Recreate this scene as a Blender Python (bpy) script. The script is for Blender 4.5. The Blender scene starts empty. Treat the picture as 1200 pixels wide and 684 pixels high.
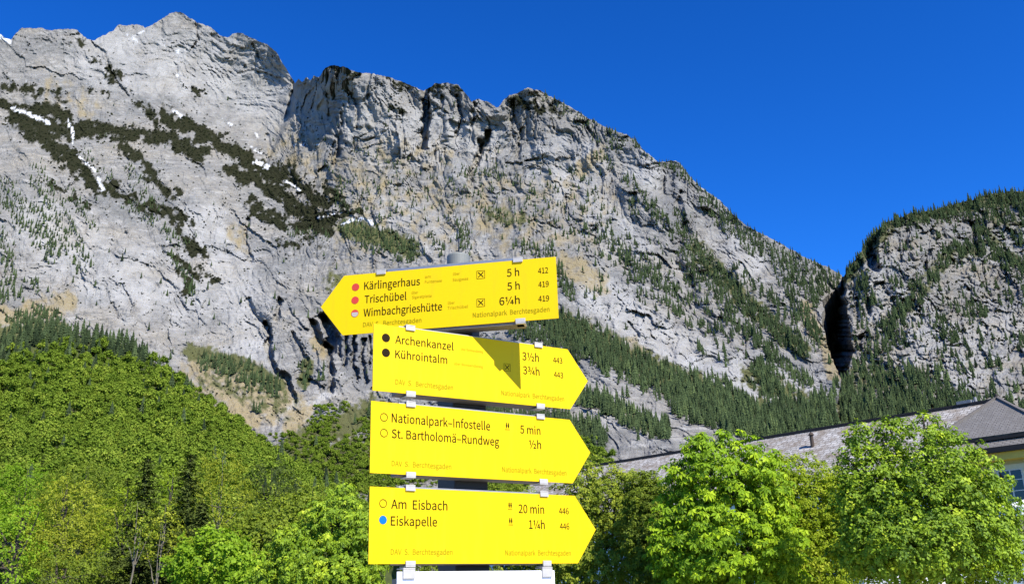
import bpy, bmesh, math, random
import numpy as np
from mathutils import Vector, Matrix

# ------------------------------------------------------------------ camera, sky, sun, exposure
scene = bpy.context.scene
COL = scene.collection
F, PITCH, ROLL = 1100.0, math.radians(18.36), math.radians(-1.79)   # focal length in pixels of a 1200 px wide picture
EYE = 1.6
SUN_AZ, SUN_EL = 38.0, 42.5                                        # degrees right of straight behind, degrees up
_c, _s = math.cos(PITCH), math.sin(PITCH)
_cr, _sr = math.cos(ROLL), math.sin(ROLL)
CAMR = np.array([[_cr, -_sr, 0], [_sr, _cr, 0], [0, 0, 1]]) @ np.array([[1, 0, 0], [0, _s, -_c], [0, _c, _s]])
cam_data = bpy.data.cameras.new('camera')
cam_data.sensor_width = 36; cam_data.sensor_fit = 'HORIZONTAL'; cam_data.lens = 36 * F / 1200
cam_data.clip_start = 0.05; cam_data.clip_end = 60000
cam = bpy.data.objects.new('camera', cam_data); COL.objects.link(cam)
cam.matrix_world = Matrix([[CAMR[0][i], -CAMR[1][i], -CAMR[2][i], 0] for i in range(3)] + [[0, 0, 0, 1]])
cam.location = (0, 0, EYE)
scene.camera = cam

sx, sy, sz = (math.sin(math.radians(SUN_AZ)) * math.cos(math.radians(SUN_EL)),
              -math.cos(math.radians(SUN_AZ)) * math.cos(math.radians(SUN_EL)), math.sin(math.radians(SUN_EL)))
world = bpy.data.worlds.new('World'); scene.world = world; world.use_nodes = True
wn = world.node_tree.nodes; wl = world.node_tree.links
wn.clear()
sky = wn.new('ShaderNodeTexSky'); sky.sky_type = 'NISHITA'; sky.sun_disc = False
sky.sun_elevation = math.radians(SUN_EL); sky.sun_rotation = math.radians(180 - SUN_AZ)
sky.altitude = 600; sky.air_density = 1.0; sky.dust_density = 0.0; sky.ozone_density = 10.0
hsv = wn.new('ShaderNodeHueSaturation'); hsv.inputs['Saturation'].default_value = 1.17; hsv.inputs['Value'].default_value = .79; hsv.inputs['Hue'].default_value = .503
bg = wn.new('ShaderNodeBackground'); bg.inputs['Strength'].default_value = 0.12
wo = wn.new('ShaderNodeOutputWorld')
gam = wn.new('ShaderNodeGamma'); gam.inputs['Gamma'].default_value = 1.3
wl.new(sky.outputs[0], hsv.inputs['Color']); wl.new(hsv.outputs[0], gam.inputs['Color']); wl.new(gam.outputs[0], bg.inputs['Color']); wl.new(bg.outputs[0], wo.inputs['Surface'])

sun_data = bpy.data.lights.new('sun', 'SUN'); sun_data.energy = 5.0; sun_data.angle = math.radians(0.5)
sun_data.color = (1.0, 0.93, 0.82)
sun = bpy.data.objects.new('sun', sun_data); COL.objects.link(sun)
sun.rotation_euler = Vector((-sx, -sy, -sz)).to_track_quat('-Z', 'Y').to_euler()
sun.location = (20, -20, 40)

scene.view_settings.view_transform = 'Standard'; scene.view_settings.look = 'None'
scene.view_settings.exposure = 0.8; scene.view_settings.gamma = 1.0
scene.cycles.max_bounces = 6; scene.cycles.diffuse_bounces = 2; scene.cycles.transparent_max_bounces = 4
scene.cycles.transmission_bounces = 3; scene.cycles.glossy_bounces = 2

# ------------------------------------------------------------------ helpers
def ray(px, py):
    px, py = np.broadcast_arrays(np.asarray(px, float), np.asarray(py, float))
    return np.stack([(px - 600) / F, (py - 342) / F, np.ones_like(px)], -1) @ CAMR

def at(px, py, D):
    """world point(s) seen at a picture position, D metres in front of the viewer along the ground"""
    d = ray(px, py)
    P = d / d[..., 1:2] * np.asarray(D, float)[..., None]
    P[..., 2] += EYE
    return P

def _hash(ix, iy, seed):
    h = (ix.astype(np.int64) * 374761393 + iy.astype(np.int64) * 668265263 + seed * 1442695041) & 0xFFFFFFFF
    h = ((h ^ (h >> 13)) * 1274126177) & 0xFFFFFFFF
    return (h ^ (h >> 16)) & 0xFFFFFFFF

def perlin(x, y, seed=0):
    x = np.asarray(x, float); y = np.asarray(y, float)
    ix = np.floor(x); iy = np.floor(y); fx = x - ix; fy = y - iy
    ux = fx * fx * fx * (fx * (fx * 6 - 15) + 10); uy = fy * fy * fy * (fy * (fy * 6 - 15) + 10)
    def g(dx, dy):
        a = _hash(ix + dx, iy + dy, seed) * (2 * np.pi / 4294967296.0)
        return np.cos(a) * (fx - dx) + np.sin(a) * (fy - dy)
    n0 = g(0, 0) * (1 - ux) + g(1, 0) * ux
    n1 = g(0, 1) * (1 - ux) + g(1, 1) * ux
    return (n0 * (1 - uy) + n1 * uy) * 1.5

def fbm(x, y, octs=4, seed=0, gain=0.5):
    t = 0; a = 1.0
    for o in range(octs):
        t = t + a * perlin(x * 2 ** o, y * 2 ** o, seed + o * 17); a *= gain
    return t

def ridged(x, y, octs=3, seed=0, gain=0.5):
    t = 0; a = 1.0; n = 0
    for o in range(octs):
        t = t + a * (1 - 2 * np.abs(perlin(x * 2 ** o, y * 2 ** o, seed + o * 31))); n += a; a *= gain
    return t / n

def blocks(x, y, seed=0, tilt=.9):
    """broken rock: every cell a flat facet with its own set-back and tilt (cell size 1)"""
    x = np.asarray(x, float); y = np.asarray(y, float)
    ix = np.floor(x); iy = np.floor(y); best = np.full(x.shape, 9.0); val = np.zeros(x.shape)
    for a in (-1, 0, 1):
        for b in (-1, 0, 1):
            cx, cy = ix + a, iy + b
            h = [_hash(cx, cy, seed + k) / 4294967296.0 for k in range(5)]
            dx = x - cx - h[0]; dy = y - cy - h[1]; d = dx * dx + dy * dy
            v = (h[2] - .5) + tilt * ((h[3] - .5) * dx + (h[4] - .5) * dy) * 2
            m = d < best; best = np.where(m, d, best); val = np.where(m, v, val)
    return val

def sstep(a, b, x):
    t = np.clip((x - a) / (b - a), 0, 1); return t * t * (3 - 2 * t)

def seg_dist(px, py, pts):
    best = np.full(px.shape, 1e9)
    for (x0, y0), (x1, y1) in zip(pts[:-1], pts[1:]):
        dx, dy = x1 - x0, y1 - y0; L = dx * dx + dy * dy + 1e-9
        t = np.clip(((px - x0) * dx + (py - y0) * dy) / L, 0, 1)
        best = np.minimum(best, np.hypot(px - x0 - t * dx, py - y0 - t * dy))
    return best

def strokes(px, py, lst):
    """0..1 soft mask of a list of (radius, strength, points)"""
    m = np.zeros(px.shape)
    for r, a, pts in lst:
        if len(pts) == 1: pts = [pts[0], (pts[0][0] + .1, pts[0][1])]
        d = seg_dist(px, py, pts)
        m = np.maximum(m, a * np.clip(1.5 - d / r, 0, 1))
    return m

def tps(ctrl):
    c = np.array(ctrl, float); P = c[:, :2] / 100; v = c[:, 2]
    def k(d2): return np.where(d2 > 0, d2 * np.log(d2 + 1e-12) * .5, 0)
    n = len(P); d2 = ((P[:, None] - P[None]) ** 2).sum(-1)
    A = np.zeros((n + 3, n + 3)); A[:n, :n] = k(d2) + np.eye(n) * 0.02
    Q = np.c_[np.ones(n), P]; A[:n, n:] = Q; A[n:, :n] = Q.T
    w = np.linalg.solve(A, np.r_[v, 0, 0, 0])
    def f(px, py):
        px = np.asarray(px, float) / 100; py = np.asarray(py, float) / 100
        r = w[n] + w[n + 1] * px + w[n + 2] * py
        for i in range(n): r = r + w[i] * k((px - P[i, 0]) ** 2 + (py - P[i, 1]) ** 2)
        return r
    return f

def link(o, parent=None):
    COL.objects.link(o)
    if parent is not None: o.parent = parent
    return o

def tag(o, label=None, cat=None, group=None, kind=None):
    for k, v in (('label', label), ('category', cat), ('group', group), ('kind', kind)):
        if v: o[k] = v
    return o

def np_mesh(name, V, Fq, mats, smooth=False, fattr=None, pattr=None, midx=None):
    """mesh from arrays: V (n,3); Fq (m,3|4) ; fattr {name: float per face}; pattr {name: (n,4) colour}"""
    me = bpy.data.meshes.new(name)
    V = np.ascontiguousarray(V, np.float32); Fq = np.ascontiguousarray(Fq, np.int32)
    m, k = Fq.shape
    me.vertices.add(len(V)); me.vertices.foreach_set('co', V.ravel())
    me.loops.add(m * k); me.loops.foreach_set('vertex_index', Fq.ravel())
    me.polygons.add(m); me.polygons.foreach_set('loop_start', np.arange(0, m * k, k, dtype=np.int32))
    me.polygons.foreach_set('loop_total', np.full(m, k, np.int32))
    me.polygons.foreach_set('use_smooth', np.full(m, smooth, bool))
    if midx is not None: me.polygons.foreach_set('material_index', np.asarray(midx, np.int32))
    for n_, a in (fattr or {}).items():
        at_ = me.attributes.new(n_, 'FLOAT', 'FACE'); at_.data.foreach_set('value', np.asarray(a, np.float32))
    for n_, a in (pattr or {}).items():
        at_ = me.attributes.new(n_, 'FLOAT_COLOR', 'POINT'); at_.data.foreach_set('color', np.asarray(a, np.float32).ravel())
    me.update(calc_edges=True)
    for mt in (mats if isinstance(mats, (list, tuple)) else [mats]): me.materials.append(mt)
    return me

def mesh_obj(name, me, parent=None):
    return link(bpy.data.objects.new(name, me), parent)

def empty(name, loc, rz=0):
    o = bpy.data.objects.new(name, None); o.location = loc; o.rotation_euler = (0, 0, rz); o.empty_display_size = .1
    return link(o)

# ------------------------------------------------------------------ materials
class NT:
    def __init__(s, name):
        s.m = bpy.data.materials.new(name); s.m.use_nodes = True; s.t = s.m.node_tree; s.t.nodes.clear()
        s.out = s.n('ShaderNodeOutputMaterial')
    def n(s, typ, **kw):
        nd = s.t.nodes.new(typ)
        for k, v in kw.items():
            if k in nd.bl_rna.properties.keys(): setattr(nd, k, v)
        return nd
    def l(s, a, b): s.t.links.new(a, b)
    def val(s, nd, key, v):
        if hasattr(v, 'is_linked') or isinstance(v, bpy.types.NodeSocket): s.l(v, nd.inputs[key])
        else: nd.inputs[key].default_value = v
    def noise(s, vec, scale, detail=4, rough=.55, dist=0.0):
        nd = s.n('ShaderNodeTexNoise'); s.l(vec, nd.inputs['Vector'])
        nd.inputs['Scale'].default_value = scale; nd.inputs['Detail'].default_value = detail
        nd.inputs['Roughness'].default_value = rough; nd.inputs['Distortion'].default_value = dist
        return nd.outputs['Fac']
    def mapping(s, vec, rot=(0, 0, 0), scale=(1, 1, 1)):
        nd = s.n('ShaderNodeMapping'); s.l(vec, nd.inputs['Vector'])
        nd.inputs['Rotation'].default_value = rot; nd.inputs['Scale'].default_value = scale
        return nd.outputs[0]
    def ramp(s, fac, stops, interp='LINEAR'):
        nd = s.n('ShaderNodeValToRGB'); s.l(fac, nd.inputs[0]); cr = nd.color_ramp; cr.interpolation = interp
        while len(cr.elements) > 1: cr.elements.remove(cr.elements[-1])
        for i, (p, c) in enumerate(stops):
            e = cr.elements[0] if i == 0 else cr.elements.new(p)
            e.position = p; e.color = (*c, 1) if len(c) == 3 else c
        return nd.outputs[0]
    def mix(s, fac, a, b, mode='MIX'):
        nd = s.n('ShaderNodeMix'); nd.data_type = 'RGBA'; nd.blend_type = mode
        for k, v in ((0, fac), (6, a), (7, b)):
            if isinstance(v, bpy.types.NodeSocket): s.l(v, nd.inputs[k])
            else: nd.inputs[k].default_value = v if k == 0 else (*v, 1)
        return nd.outputs[2]
    def math(s, op, a, b=0.0, clamp=False):
        nd = s.n('ShaderNodeMath'); nd.operation = op; nd.use_clamp = clamp
        for k, v in ((0, a), (1, b)):
            if isinstance(v, bpy.types.NodeSocket): s.l(v, nd.inputs[k])
            else: nd.inputs[k].default_value = v
        return nd.outputs[0]
    def attr(s, name):
        nd = s.n('ShaderNodeAttribute'); nd.attribute_name = name; return nd
    def coord(s): return s.n('ShaderNodeTexCoord').outputs['Object']
    def bump(s, h, strength, dist, normal=None):
        nd = s.n('ShaderNodeBump'); s.l(h, nd.inputs['Height'])
        nd.inputs['Strength'].default_value = strength; nd.inputs['Distance'].default_value = dist
        if normal is not None: s.l(normal, nd.inputs['Normal'])
        return nd.outputs[0]
    def principled(s, color, rough=.6, metal=0.0, normal=None, spec=.5, coat=0.0):
        nd = s.n('ShaderNodeBsdfPrincipled')
        s.val(nd, 'Base Color', color if isinstance(color, bpy.types.NodeSocket) else (*color, 1))
        s.val(nd, 'Roughness', rough); nd.inputs['Metallic'].default_value = metal
        nd.inputs['Specular IOR Level'].default_value = spec; nd.inputs['Coat Weight'].default_value = coat
        if normal is not None: s.l(normal, nd.inputs['Normal'])
        s.l(nd.outputs[0], s.out.inputs['Surface'])
        return s.m

def rock_material():
    t = NT('limestone')
    co = t.coord()
    big = t.noise(co, .0045, 4, .6)
    mid = t.noise(co, .03, 5, .65, .4)
    fine = t.noise(co, .16, 5, .7)
    stra = t.noise(t.mapping(co, (0, math.radians(28), 0), (.35, .35, 3.0)), .05, 5, .65)
    streak = t.noise(t.mapping(co, (0, 0, 0), (2.6, 2.6, .22)), .045, 4, .6)
    c = t.ramp(big, [(.36, (.184, .186, .178)), (.5, (.232, .226, .208)), (.64, (.258, .24, .20))])
    c = t.mix(t.ramp(mid, [(.3, (.7, .7, .7)), (.5, (0, 0, 0))]), c, (.145, .145, .138))
    c = t.mix(t.ramp(mid, [(.52, (0, 0, 0)), (.7, (.7, .7, .7))]), c, (.36, .355, .335))
    c = t.mix(t.ramp(streak, [(.36, (.55, .55, .55)), (.46, (0, 0, 0))]), c, (.125, .13, .137))
    c = t.mix(t.ramp(stra, [(.38, (.6, .6, .6)), (.45, (0, 0, 0))]), c, (.13, .128, .12))
    c = t.mix(t.ramp(fine, [(.32, (.7, .7, .7)), (.43, (0, 0, 0))]), c, (.105, .105, .10))
    m1 = t.attr('cover'); sp = t.n('ShaderNodeSeparateColor'); t.l(m1.outputs['Color'], sp.inputs[0])
    veg, snow, tan = sp.outputs[0], sp.outputs[1], sp.outputs[2]
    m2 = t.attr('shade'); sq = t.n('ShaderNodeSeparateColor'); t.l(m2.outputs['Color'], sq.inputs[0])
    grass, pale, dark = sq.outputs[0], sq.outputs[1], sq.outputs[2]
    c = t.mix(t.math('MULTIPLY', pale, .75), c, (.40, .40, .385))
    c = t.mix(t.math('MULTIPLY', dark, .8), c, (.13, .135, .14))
    tanc = t.mix(fine, (.30, .23, .115), (.22, .19, .105))
    c = t.mix(t.math('MULTIPLY', tan, t.ramp(fine, [(.3, (.5, .5, .5)), (.6, (1, 1, 1))])), c, tanc)
    gc = t.mix(fine, (.065, .075, .03), (.12, .12, .055))
    c = t.mix(grass, c, gc)
    vc = t.mix(fine, (.014, .016, .009), (.035, .036, .02))
    c = t.mix(veg, c, vc)
    c = t.mix(snow, c, (.62, .64, .66))
    hgt = t.math('ADD', t.math('MULTIPLY', mid, 2.2), t.math('ADD', t.math('MULTIPLY', fine, .8), t.math('MULTIPLY', stra, .9)))
    nb = t.bump(hgt, .9, 4.5)
    d = t.n('ShaderNodeBsdfDiffuse'); t.l(c, d.inputs['Color']); t.l(nb, d.inputs['Normal']); d.inputs['Roughness'].default_value = .6
    t.l(d.outputs[0], t.out.inputs['Surface'])
    return t.m

def leaf_material(name, dark, light, young=None, trans=.35, gloss=.06, rough=.45):
    """leaves: per-leaf colour from the 'tint' attribute, light passes through the blades"""
    t = NT(name)
    a = t.attr('tint')
    stops = [(0, dark), (.65, light)] + ([(1, young)] if young else [])
    c = t.ramp(a.outputs['Fac'], stops)
    d = t.n('ShaderNodeBsdfDiffuse'); t.l(c, d.inputs['Color'])
    tr = t.n('ShaderNodeBsdfTranslucent')
    tc = t.mix(1.0, c, (1.0, 1.15, .55), 'MULTIPLY'); t.l(tc, tr.inputs['Color'])
    mx = t.n('ShaderNodeMixShader'); mx.inputs[0].default_value = trans
    t.l(d.outputs[0], mx.inputs[1]); t.l(tr.outputs[0], mx.inputs[2])
    if gloss <= 0:
        t.l(mx.outputs[0], t.out.inputs['Surface']); return t.m
    g = t.n('ShaderNodeBsdfGlossy'); g.inputs['Roughness'].default_value = rough; g.inputs['Color'].default_value = (.9, 1, .9, 1)
    m2 = t.n('ShaderNodeMixShader'); m2.inputs[0].default_value = gloss
    t.l(mx.outputs[0], m2.inputs[1]); t.l(g.outputs[0], m2.inputs[2]); t.l(m2.outputs[0], t.out.inputs['Surface'])
    return t.m

def bark_material(name, a, b):
    t = NT(name); co = t.coord()
    n = t.noise(t.mapping(co, (0, 0, 0), (6, 6, 1.2)), 3, 5, .65)
    c = t.mix(n, a, b)
    return t.principled(c, .9, normal=t.bump(n, .6, .03))

ROCK = rock_material()

# ------------------------------------------------------------------ structure: ground and mountains
def poly(pts):
    p = np.array(pts, float)
    return lambda q: np.interp(q, p[:, 0], p[:, 1])

# --- mountain A: the long wall with the pale summit on the left
SKY_A = poly([(-320, 62), (-120, 40), (-60, 52), (0, 40), (13, 48), (18, 40), (25, 33), (50, 33), (57, 36), (77, 34), (90, 35), (98, 43), (108, 48),
    (133, 36), (138, 30), (163, 29), (170, 33), (183, 27), (197, 17), (207, 14), (217, 17), (230, 26), (247, 32), (258, 42), (267, 44), (277, 38),
    (293, 43), (303, 49), (313, 52), (323, 60), (333, 77), (340, 88), (346, 98), (350, 92), (354, 97), (359, 90), (364, 95), (368, 89), (374, 90), (381, 80), (387, 77), (403, 78), (418, 85),
    (434, 86), (458, 91), (474, 97), (497, 107), (502, 104), (509, 98), (523, 97), (537, 100), (547, 111), (553, 119), (560, 116), (572, 120),
    (584, 126), (592, 115), (612, 106), (620, 103), (632, 106), (647, 114), (663, 122), (687, 137), (710, 149), (734, 158), (745, 164), (757, 179),
    (773, 190), (790, 188), (796, 190), (808, 206), (820, 219), (843, 234), (857, 249), (874, 264), (910, 283), (940, 301), (965, 312), (985, 322), (1000, 330)])
EDGE_A = poly([(290, 990), (310, 988), (335, 985), (343, 975), (352, 963), (370, 963), (390, 966), (410, 971), (428, 978), (443, 986), (456, 983), (474, 979), (500, 985), (620, 1000), (720, 1010)])
DEPTH_A = tps([(-300, 60, 3000), (0, 40, 3050), (100, 45, 3100), (207, 14, 3300), (300, 48, 3150), (340, 90, 3050), (60, 120, 2700), (200, 120, 2850), (300, 170, 2800),
    (0, 180, 2350), (120, 200, 2350), (250, 210, 2400), (385, 78, 2440), (450, 90, 2430), (520, 97, 2390), (620, 104, 2280), (745, 163, 2100), (860, 250, 1900), (985, 320, 1720),
    (400, 180, 2330), (520, 190, 2250), (640, 220, 2010), (740, 250, 1850), (850, 320, 1640), (960, 360, 1500),
    (0, 330, 1750), (150, 330, 1800), (-300, 300, 1900), (-300, 450, 1400), (280, 330, 1850), (400, 270, 2000), (500, 270, 1850), (620, 300, 1620),
    (60, 400, 1500), (200, 430, 1480), (310, 440, 1450), (400, 360, 1650), (420, 440, 1420), (540, 400, 1430), (680, 360, 1420), (800, 400, 1330), (950, 440, 1270),
    (200, 520, 1200), (330, 500, 1190), (440, 520, 1080), (600, 500, 1020), (720, 480, 980), (850, 490, 950), (980, 480, 1080),
    (100, 640, 900), (350, 600, 850), (600, 600, 700), (850, 570, 700), (1000, 570, 800), (300, 720, 600), (700, 720, 450), (1000, 720, 450)])

CRACKS_A = [  # width px, depth px, points: clefts and gullies
    (3.8, 52, [(498, 108), (500, 135), (496, 172)]), (2.6, 34, [(573, 153), (567, 170), (562, 180), (556, 193)]), (2.4, 26, [(562, 164), (563, 178)]),
    (2.0, 9, [(384, 112), (388, 140), (397, 166), (395, 182)]), (2.0, 12, [(401, 132), (398, 168), (392, 196)]), (1.8, 10, [(412, 110), (420, 128), (418, 150)]),
    (2.2, 16, [(291, 258), (287, 275), (294, 306)]), (2.6, 22, [(328, 352), (326, 364), (323, 374)]),
    (1.8, 14, [(290, 350), (300, 370), (317, 386), (316, 399)]),
    (2.8, 34, [(312, 380), (317, 394), (314, 405), (318, 422), (323, 434), (336, 442), (341, 457), (344, 470)]),
    (3.4, 40, [(366, 378), (375, 400), (386, 408), (386, 424), (389, 432), (388, 458)]), (6.5, 48, [(383, 374), (390, 395), (384, 412)]),
    (4.5, 30, [(376, 372), (394, 392)]), (2.0, 24, [(405, 392), (407, 410), (404, 428)]), (2.0, 26, [(416, 392), (413, 424), (420, 444)]),
    (2.0, 24, [(426, 396), (424, 425), (429, 448)]), (1.6, 18, [(398, 396), (398, 420)]), (1.8, 18, [(434, 395), (432, 430)]), (2.0, 18, [(343, 390), (352, 408), (361, 422)]),
    (1.6, 12, [(338, 362), (352, 380), (366, 392)]), (1.6, 10, [(346, 444), (372, 448), (378, 455)]),
    (1.3, 6, [(130, 328), (150, 345)]), (1.3, 7, [(148, 344), (153, 356)]), (1.6, 8, [(132, 356), (137, 372)]),
    (6, 16, [(785, 186), (780, 224), (794, 242), (801, 275), (790, 300), (812, 345)]), (2, 14, [(776, 200), (778, 226)]), (2, 12, [(798, 225), (790, 250)]),
    (1.6, 12, [(663, 232), (662, 250)]), (1.6, 12, [(737, 378), (748, 392)]), (1.6, 12, [(760, 386), (766, 397)]), (1.6, 10, [(812, 335), (808, 360)]),
    (2.2, 12, [(602, 118), (598, 150), (608, 170)]), (2.0, 10, [(612, 150), (606, 185)]), (1.6, 14, [(537, 112), (541, 135), (534, 160)]), (1.5, 10, [(519, 112), (517, 128)]),
    (1.8, 12, [(556, 122), (552, 150)]), (1.6, 12, [(617, 188), (632, 187)]), (1.4, 9, [(595, 192), (612, 193)]),
    (1.5, 10, [(690, 150), (700, 172)]), (1.6, 9, [(620, 258), (640, 262), (655, 268)]), (1.4, 9, [(672, 268), (700, 280), (690, 285)]),
    (3.0, 16, [(346, 92), (344, 115), (338, 140)]), (2.4, 10, [(313, 160), (318, 178), (312, 192)]), (1.4, 9, [(105, 48), (122, 62), (130, 85), (150, 112)]),
    (1.4, 8, [(230, 28), (232, 44), (226, 58)]), (1.4, 8, [(296, 52), (306, 70)])]
RIBS_A = [(9, 12, [(520, 100), (525, 150), (530, 200)]), (8, 10, [(548, 125), (550, 175)]), (16, 9, [(358, 100), (352, 140), (345, 175)]), (14, 12, [(620, 110), (640, 170), (655, 220)]), (16, 14, [(760, 180), (750, 230), (775, 260)]),
    (12, 9, [(445, 95), (455, 140), (465, 175)]), (10, 8, [(372, 96), (360, 140), (352, 180)]), (20, 16, [(330, 300), (310, 340), (345, 420)]), (10, 12, [(355, 400), (370, 440)]),
    (12, 12, [(410, 360), (420, 400), (410, 440)]), (20, 12, [(860, 290), (900, 340), (940, 400), (975, 440)]), (16, 12, [(690, 230), (690, 300)])]

SCRUB = [(8, 1, [(-40, 105), (0, 121), (14, 133), (47, 145), (77, 156)]), (9, 1, [(18, 138), (58, 166), (94, 199), (115, 219)]), (8, 1, [(42, 128), (60, 128), (78, 139)]), (4, 1, [(20, 124), (30, 126)]),
    (8, 1, [(87, 155), (112, 150), (140, 156), (173, 158), (201, 164), (234, 181)]), (6, .85, [(145, 172), (168, 193), (187, 215), (203, 226)]), (4, .7, [(158, 116), (170, 128), (187, 149)]),
    (5, .62, [(189, 130), (215, 142), (234, 157)]), (5, .9, [(122, 215), (164, 240), (199, 250), (222, 259)]), (8, 1, [(200, 140), (223, 149), (258, 168), (300, 193), (331, 208), (359, 223), (375, 236)]),
    (6, .95, [(200, 165), (235, 181)]), (8, .95, [(265, 198), (317, 219), (350, 245), (368, 256)]), (5, .9, [(312, 194), (331, 199)]), (5, .6, [(340, 193), (354, 206)]), (7, .8, [(385, 220), (401, 240)]),
    (4, .9, [(392, 252), (420, 248)]), (6, .8, [(293, 236), (322, 254)]), (8, .85, [(300, 247), (331, 262)]), (10, 1, [(345, 246), (370, 252), (385, 262)]), (8, 1, [(352, 262), (386, 268)]),
    (7, .62, [(331, 285), (368, 283)]), (5, .9, [(200, 254), (223, 287), (242, 298)]), (4, .85, [(205, 300), (223, 347)]), (4, .62, [(214, 310), (254, 331)]),
    (4, .6, [(110, 72), (125, 78), (140, 88)]), (4, .65, [(128, 80), (134, 92)]), (3.5, .6, [(105, 105), (125, 112)]), (3.5, .55, [(90, 50), (106, 56)]), (4, .6, [(228, 106), (238, 110)]),
    (5, .62, [(6, 100), (50, 108)]), (5, .55, [(66, 108), (76, 118)]), (5, .6, [(60, 215), (100, 240)]), (4, .6, [(380, 79), (420, 88)]), (3, .7, [(450, 92), (480, 102)]), (4, .7, [(505, 101), (540, 104)]),
    (6, .62, [(600, 118), (660, 132)]), (4, .65, [(458, 127), (470, 131)]), (3, .6, [(445, 142), (452, 146)])]
SNOW = [(2.4, 1, [(14, 127), (35, 134), (58, 144)]), (1.6, 1, [(80, 140), (84, 152), (86, 168)]), (1.2, 1, [(90, 180), (112, 201)]), (1.6, 1, [(114, 208), (121, 222)]), (2.4, .8, [(150, 40), (160, 48)]),
    (3.5, 1, [(-20, 40), (0, 43), (12, 49)]), (2.0, .9, [(206, 60), (213, 63)]), (2.0, 1, [(199, 127), (212, 136)]), (3.4, 1, [(300, 189), (313, 195)]), (1.3, 1, [(335, 212), (352, 223)]),
    (2.4, 1, [(402, 263), (412, 258), (425, 256), (437, 262)]), (1.2, 1, [(372, 256), (394, 250)]), (.8, .9, [(345, 170), (376, 169)]), (1, .8, [(286, 165), (306, 180)]), (1, .8, [(150, 46), (170, 36)]),
    (1.8, .9, [(188, 51), (192, 53)]), (1.4, .8, [(206, 86), (211, 90)]), (1.2, .8, [(298, 156), (304, 163)]), (1, .8, [(262, 140), (272, 147)]), (1.5, .8, [(30, 95), (33, 98)])]
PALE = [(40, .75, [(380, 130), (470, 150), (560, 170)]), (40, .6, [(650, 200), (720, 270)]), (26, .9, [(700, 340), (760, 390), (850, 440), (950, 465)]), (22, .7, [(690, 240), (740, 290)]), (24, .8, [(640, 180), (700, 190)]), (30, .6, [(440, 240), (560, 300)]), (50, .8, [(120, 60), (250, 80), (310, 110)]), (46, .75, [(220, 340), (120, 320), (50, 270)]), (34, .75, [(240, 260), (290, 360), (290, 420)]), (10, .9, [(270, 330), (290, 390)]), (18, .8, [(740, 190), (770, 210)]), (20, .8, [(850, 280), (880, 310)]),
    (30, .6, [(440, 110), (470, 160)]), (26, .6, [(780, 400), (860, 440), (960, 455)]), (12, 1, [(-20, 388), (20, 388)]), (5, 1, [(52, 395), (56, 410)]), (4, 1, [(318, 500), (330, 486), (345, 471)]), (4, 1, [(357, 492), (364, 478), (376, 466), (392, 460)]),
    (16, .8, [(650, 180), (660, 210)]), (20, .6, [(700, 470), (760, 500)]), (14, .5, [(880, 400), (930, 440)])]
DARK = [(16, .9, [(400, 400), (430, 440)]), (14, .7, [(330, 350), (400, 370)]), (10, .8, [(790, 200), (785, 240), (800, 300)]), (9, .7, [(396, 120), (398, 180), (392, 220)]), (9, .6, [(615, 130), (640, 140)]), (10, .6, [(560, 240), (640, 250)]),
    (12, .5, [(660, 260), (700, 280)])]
TAN = [(60, .36, [(420, 245), (560, 255), (660, 245)]), (12, 1, [(276, 474), (296, 490)]), (9, .9, [(338, 502), (352, 488), (360, 482)]), (14, .7, [(-20, 372), (20, 370), (80, 352)]), (16, .7, [(660, 310), (700, 330)]), (14, .55, [(560, 256), (620, 262)]), (12, .6, [(700, 180), (680, 200)]),
    (8, 1, [(968, 400), (978, 440)]), (20, .35, [(440, 170), (520, 190)]), (30, .4, [(430, 230), (560, 240)]), (26, .4, [(340, 175), (400, 200)]), (8, .8, [(370, 400), (376, 412)]), (30, .7, [(240, 440), (320, 470)]), (16, .6, [(300, 460), (350, 480)]),
    (12, .5, [(750, 420), (740, 405)]), (10, .7, [(945, 360), (955, 390)]), (20, .35, [(60, 110), (100, 125)]), (12, .5, [(275, 270), (285, 285)])]
GRASSY = [(20, .5, [(250, 440), (330, 470)]), (10, .9, [(225, 412), (280, 427), (325, 450)]), (8, .8, [(360, 425), (356, 447)]), (12, .8, [(405, 268), (440, 275), (480, 292)]), (10, .5, [(575, 252), (610, 258)]), (16, .9, [(350, 520), (400, 500), (440, 480)]), (30, 1, [(340, 560), (440, 540)]),
    (18, .8, [(655, 380), (720, 412), (800, 450), (900, 490)]), (8, .7, [(680, 462), (775, 506)]), (12, .6, [(815, 290), (880, 360), (940, 410)]), (14, .5, [(390, 330), (420, 350)]), (20, .9, [(-60, 400), (60, 395)]), (14, .7, [(880, 440), (985, 495)])]

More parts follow.
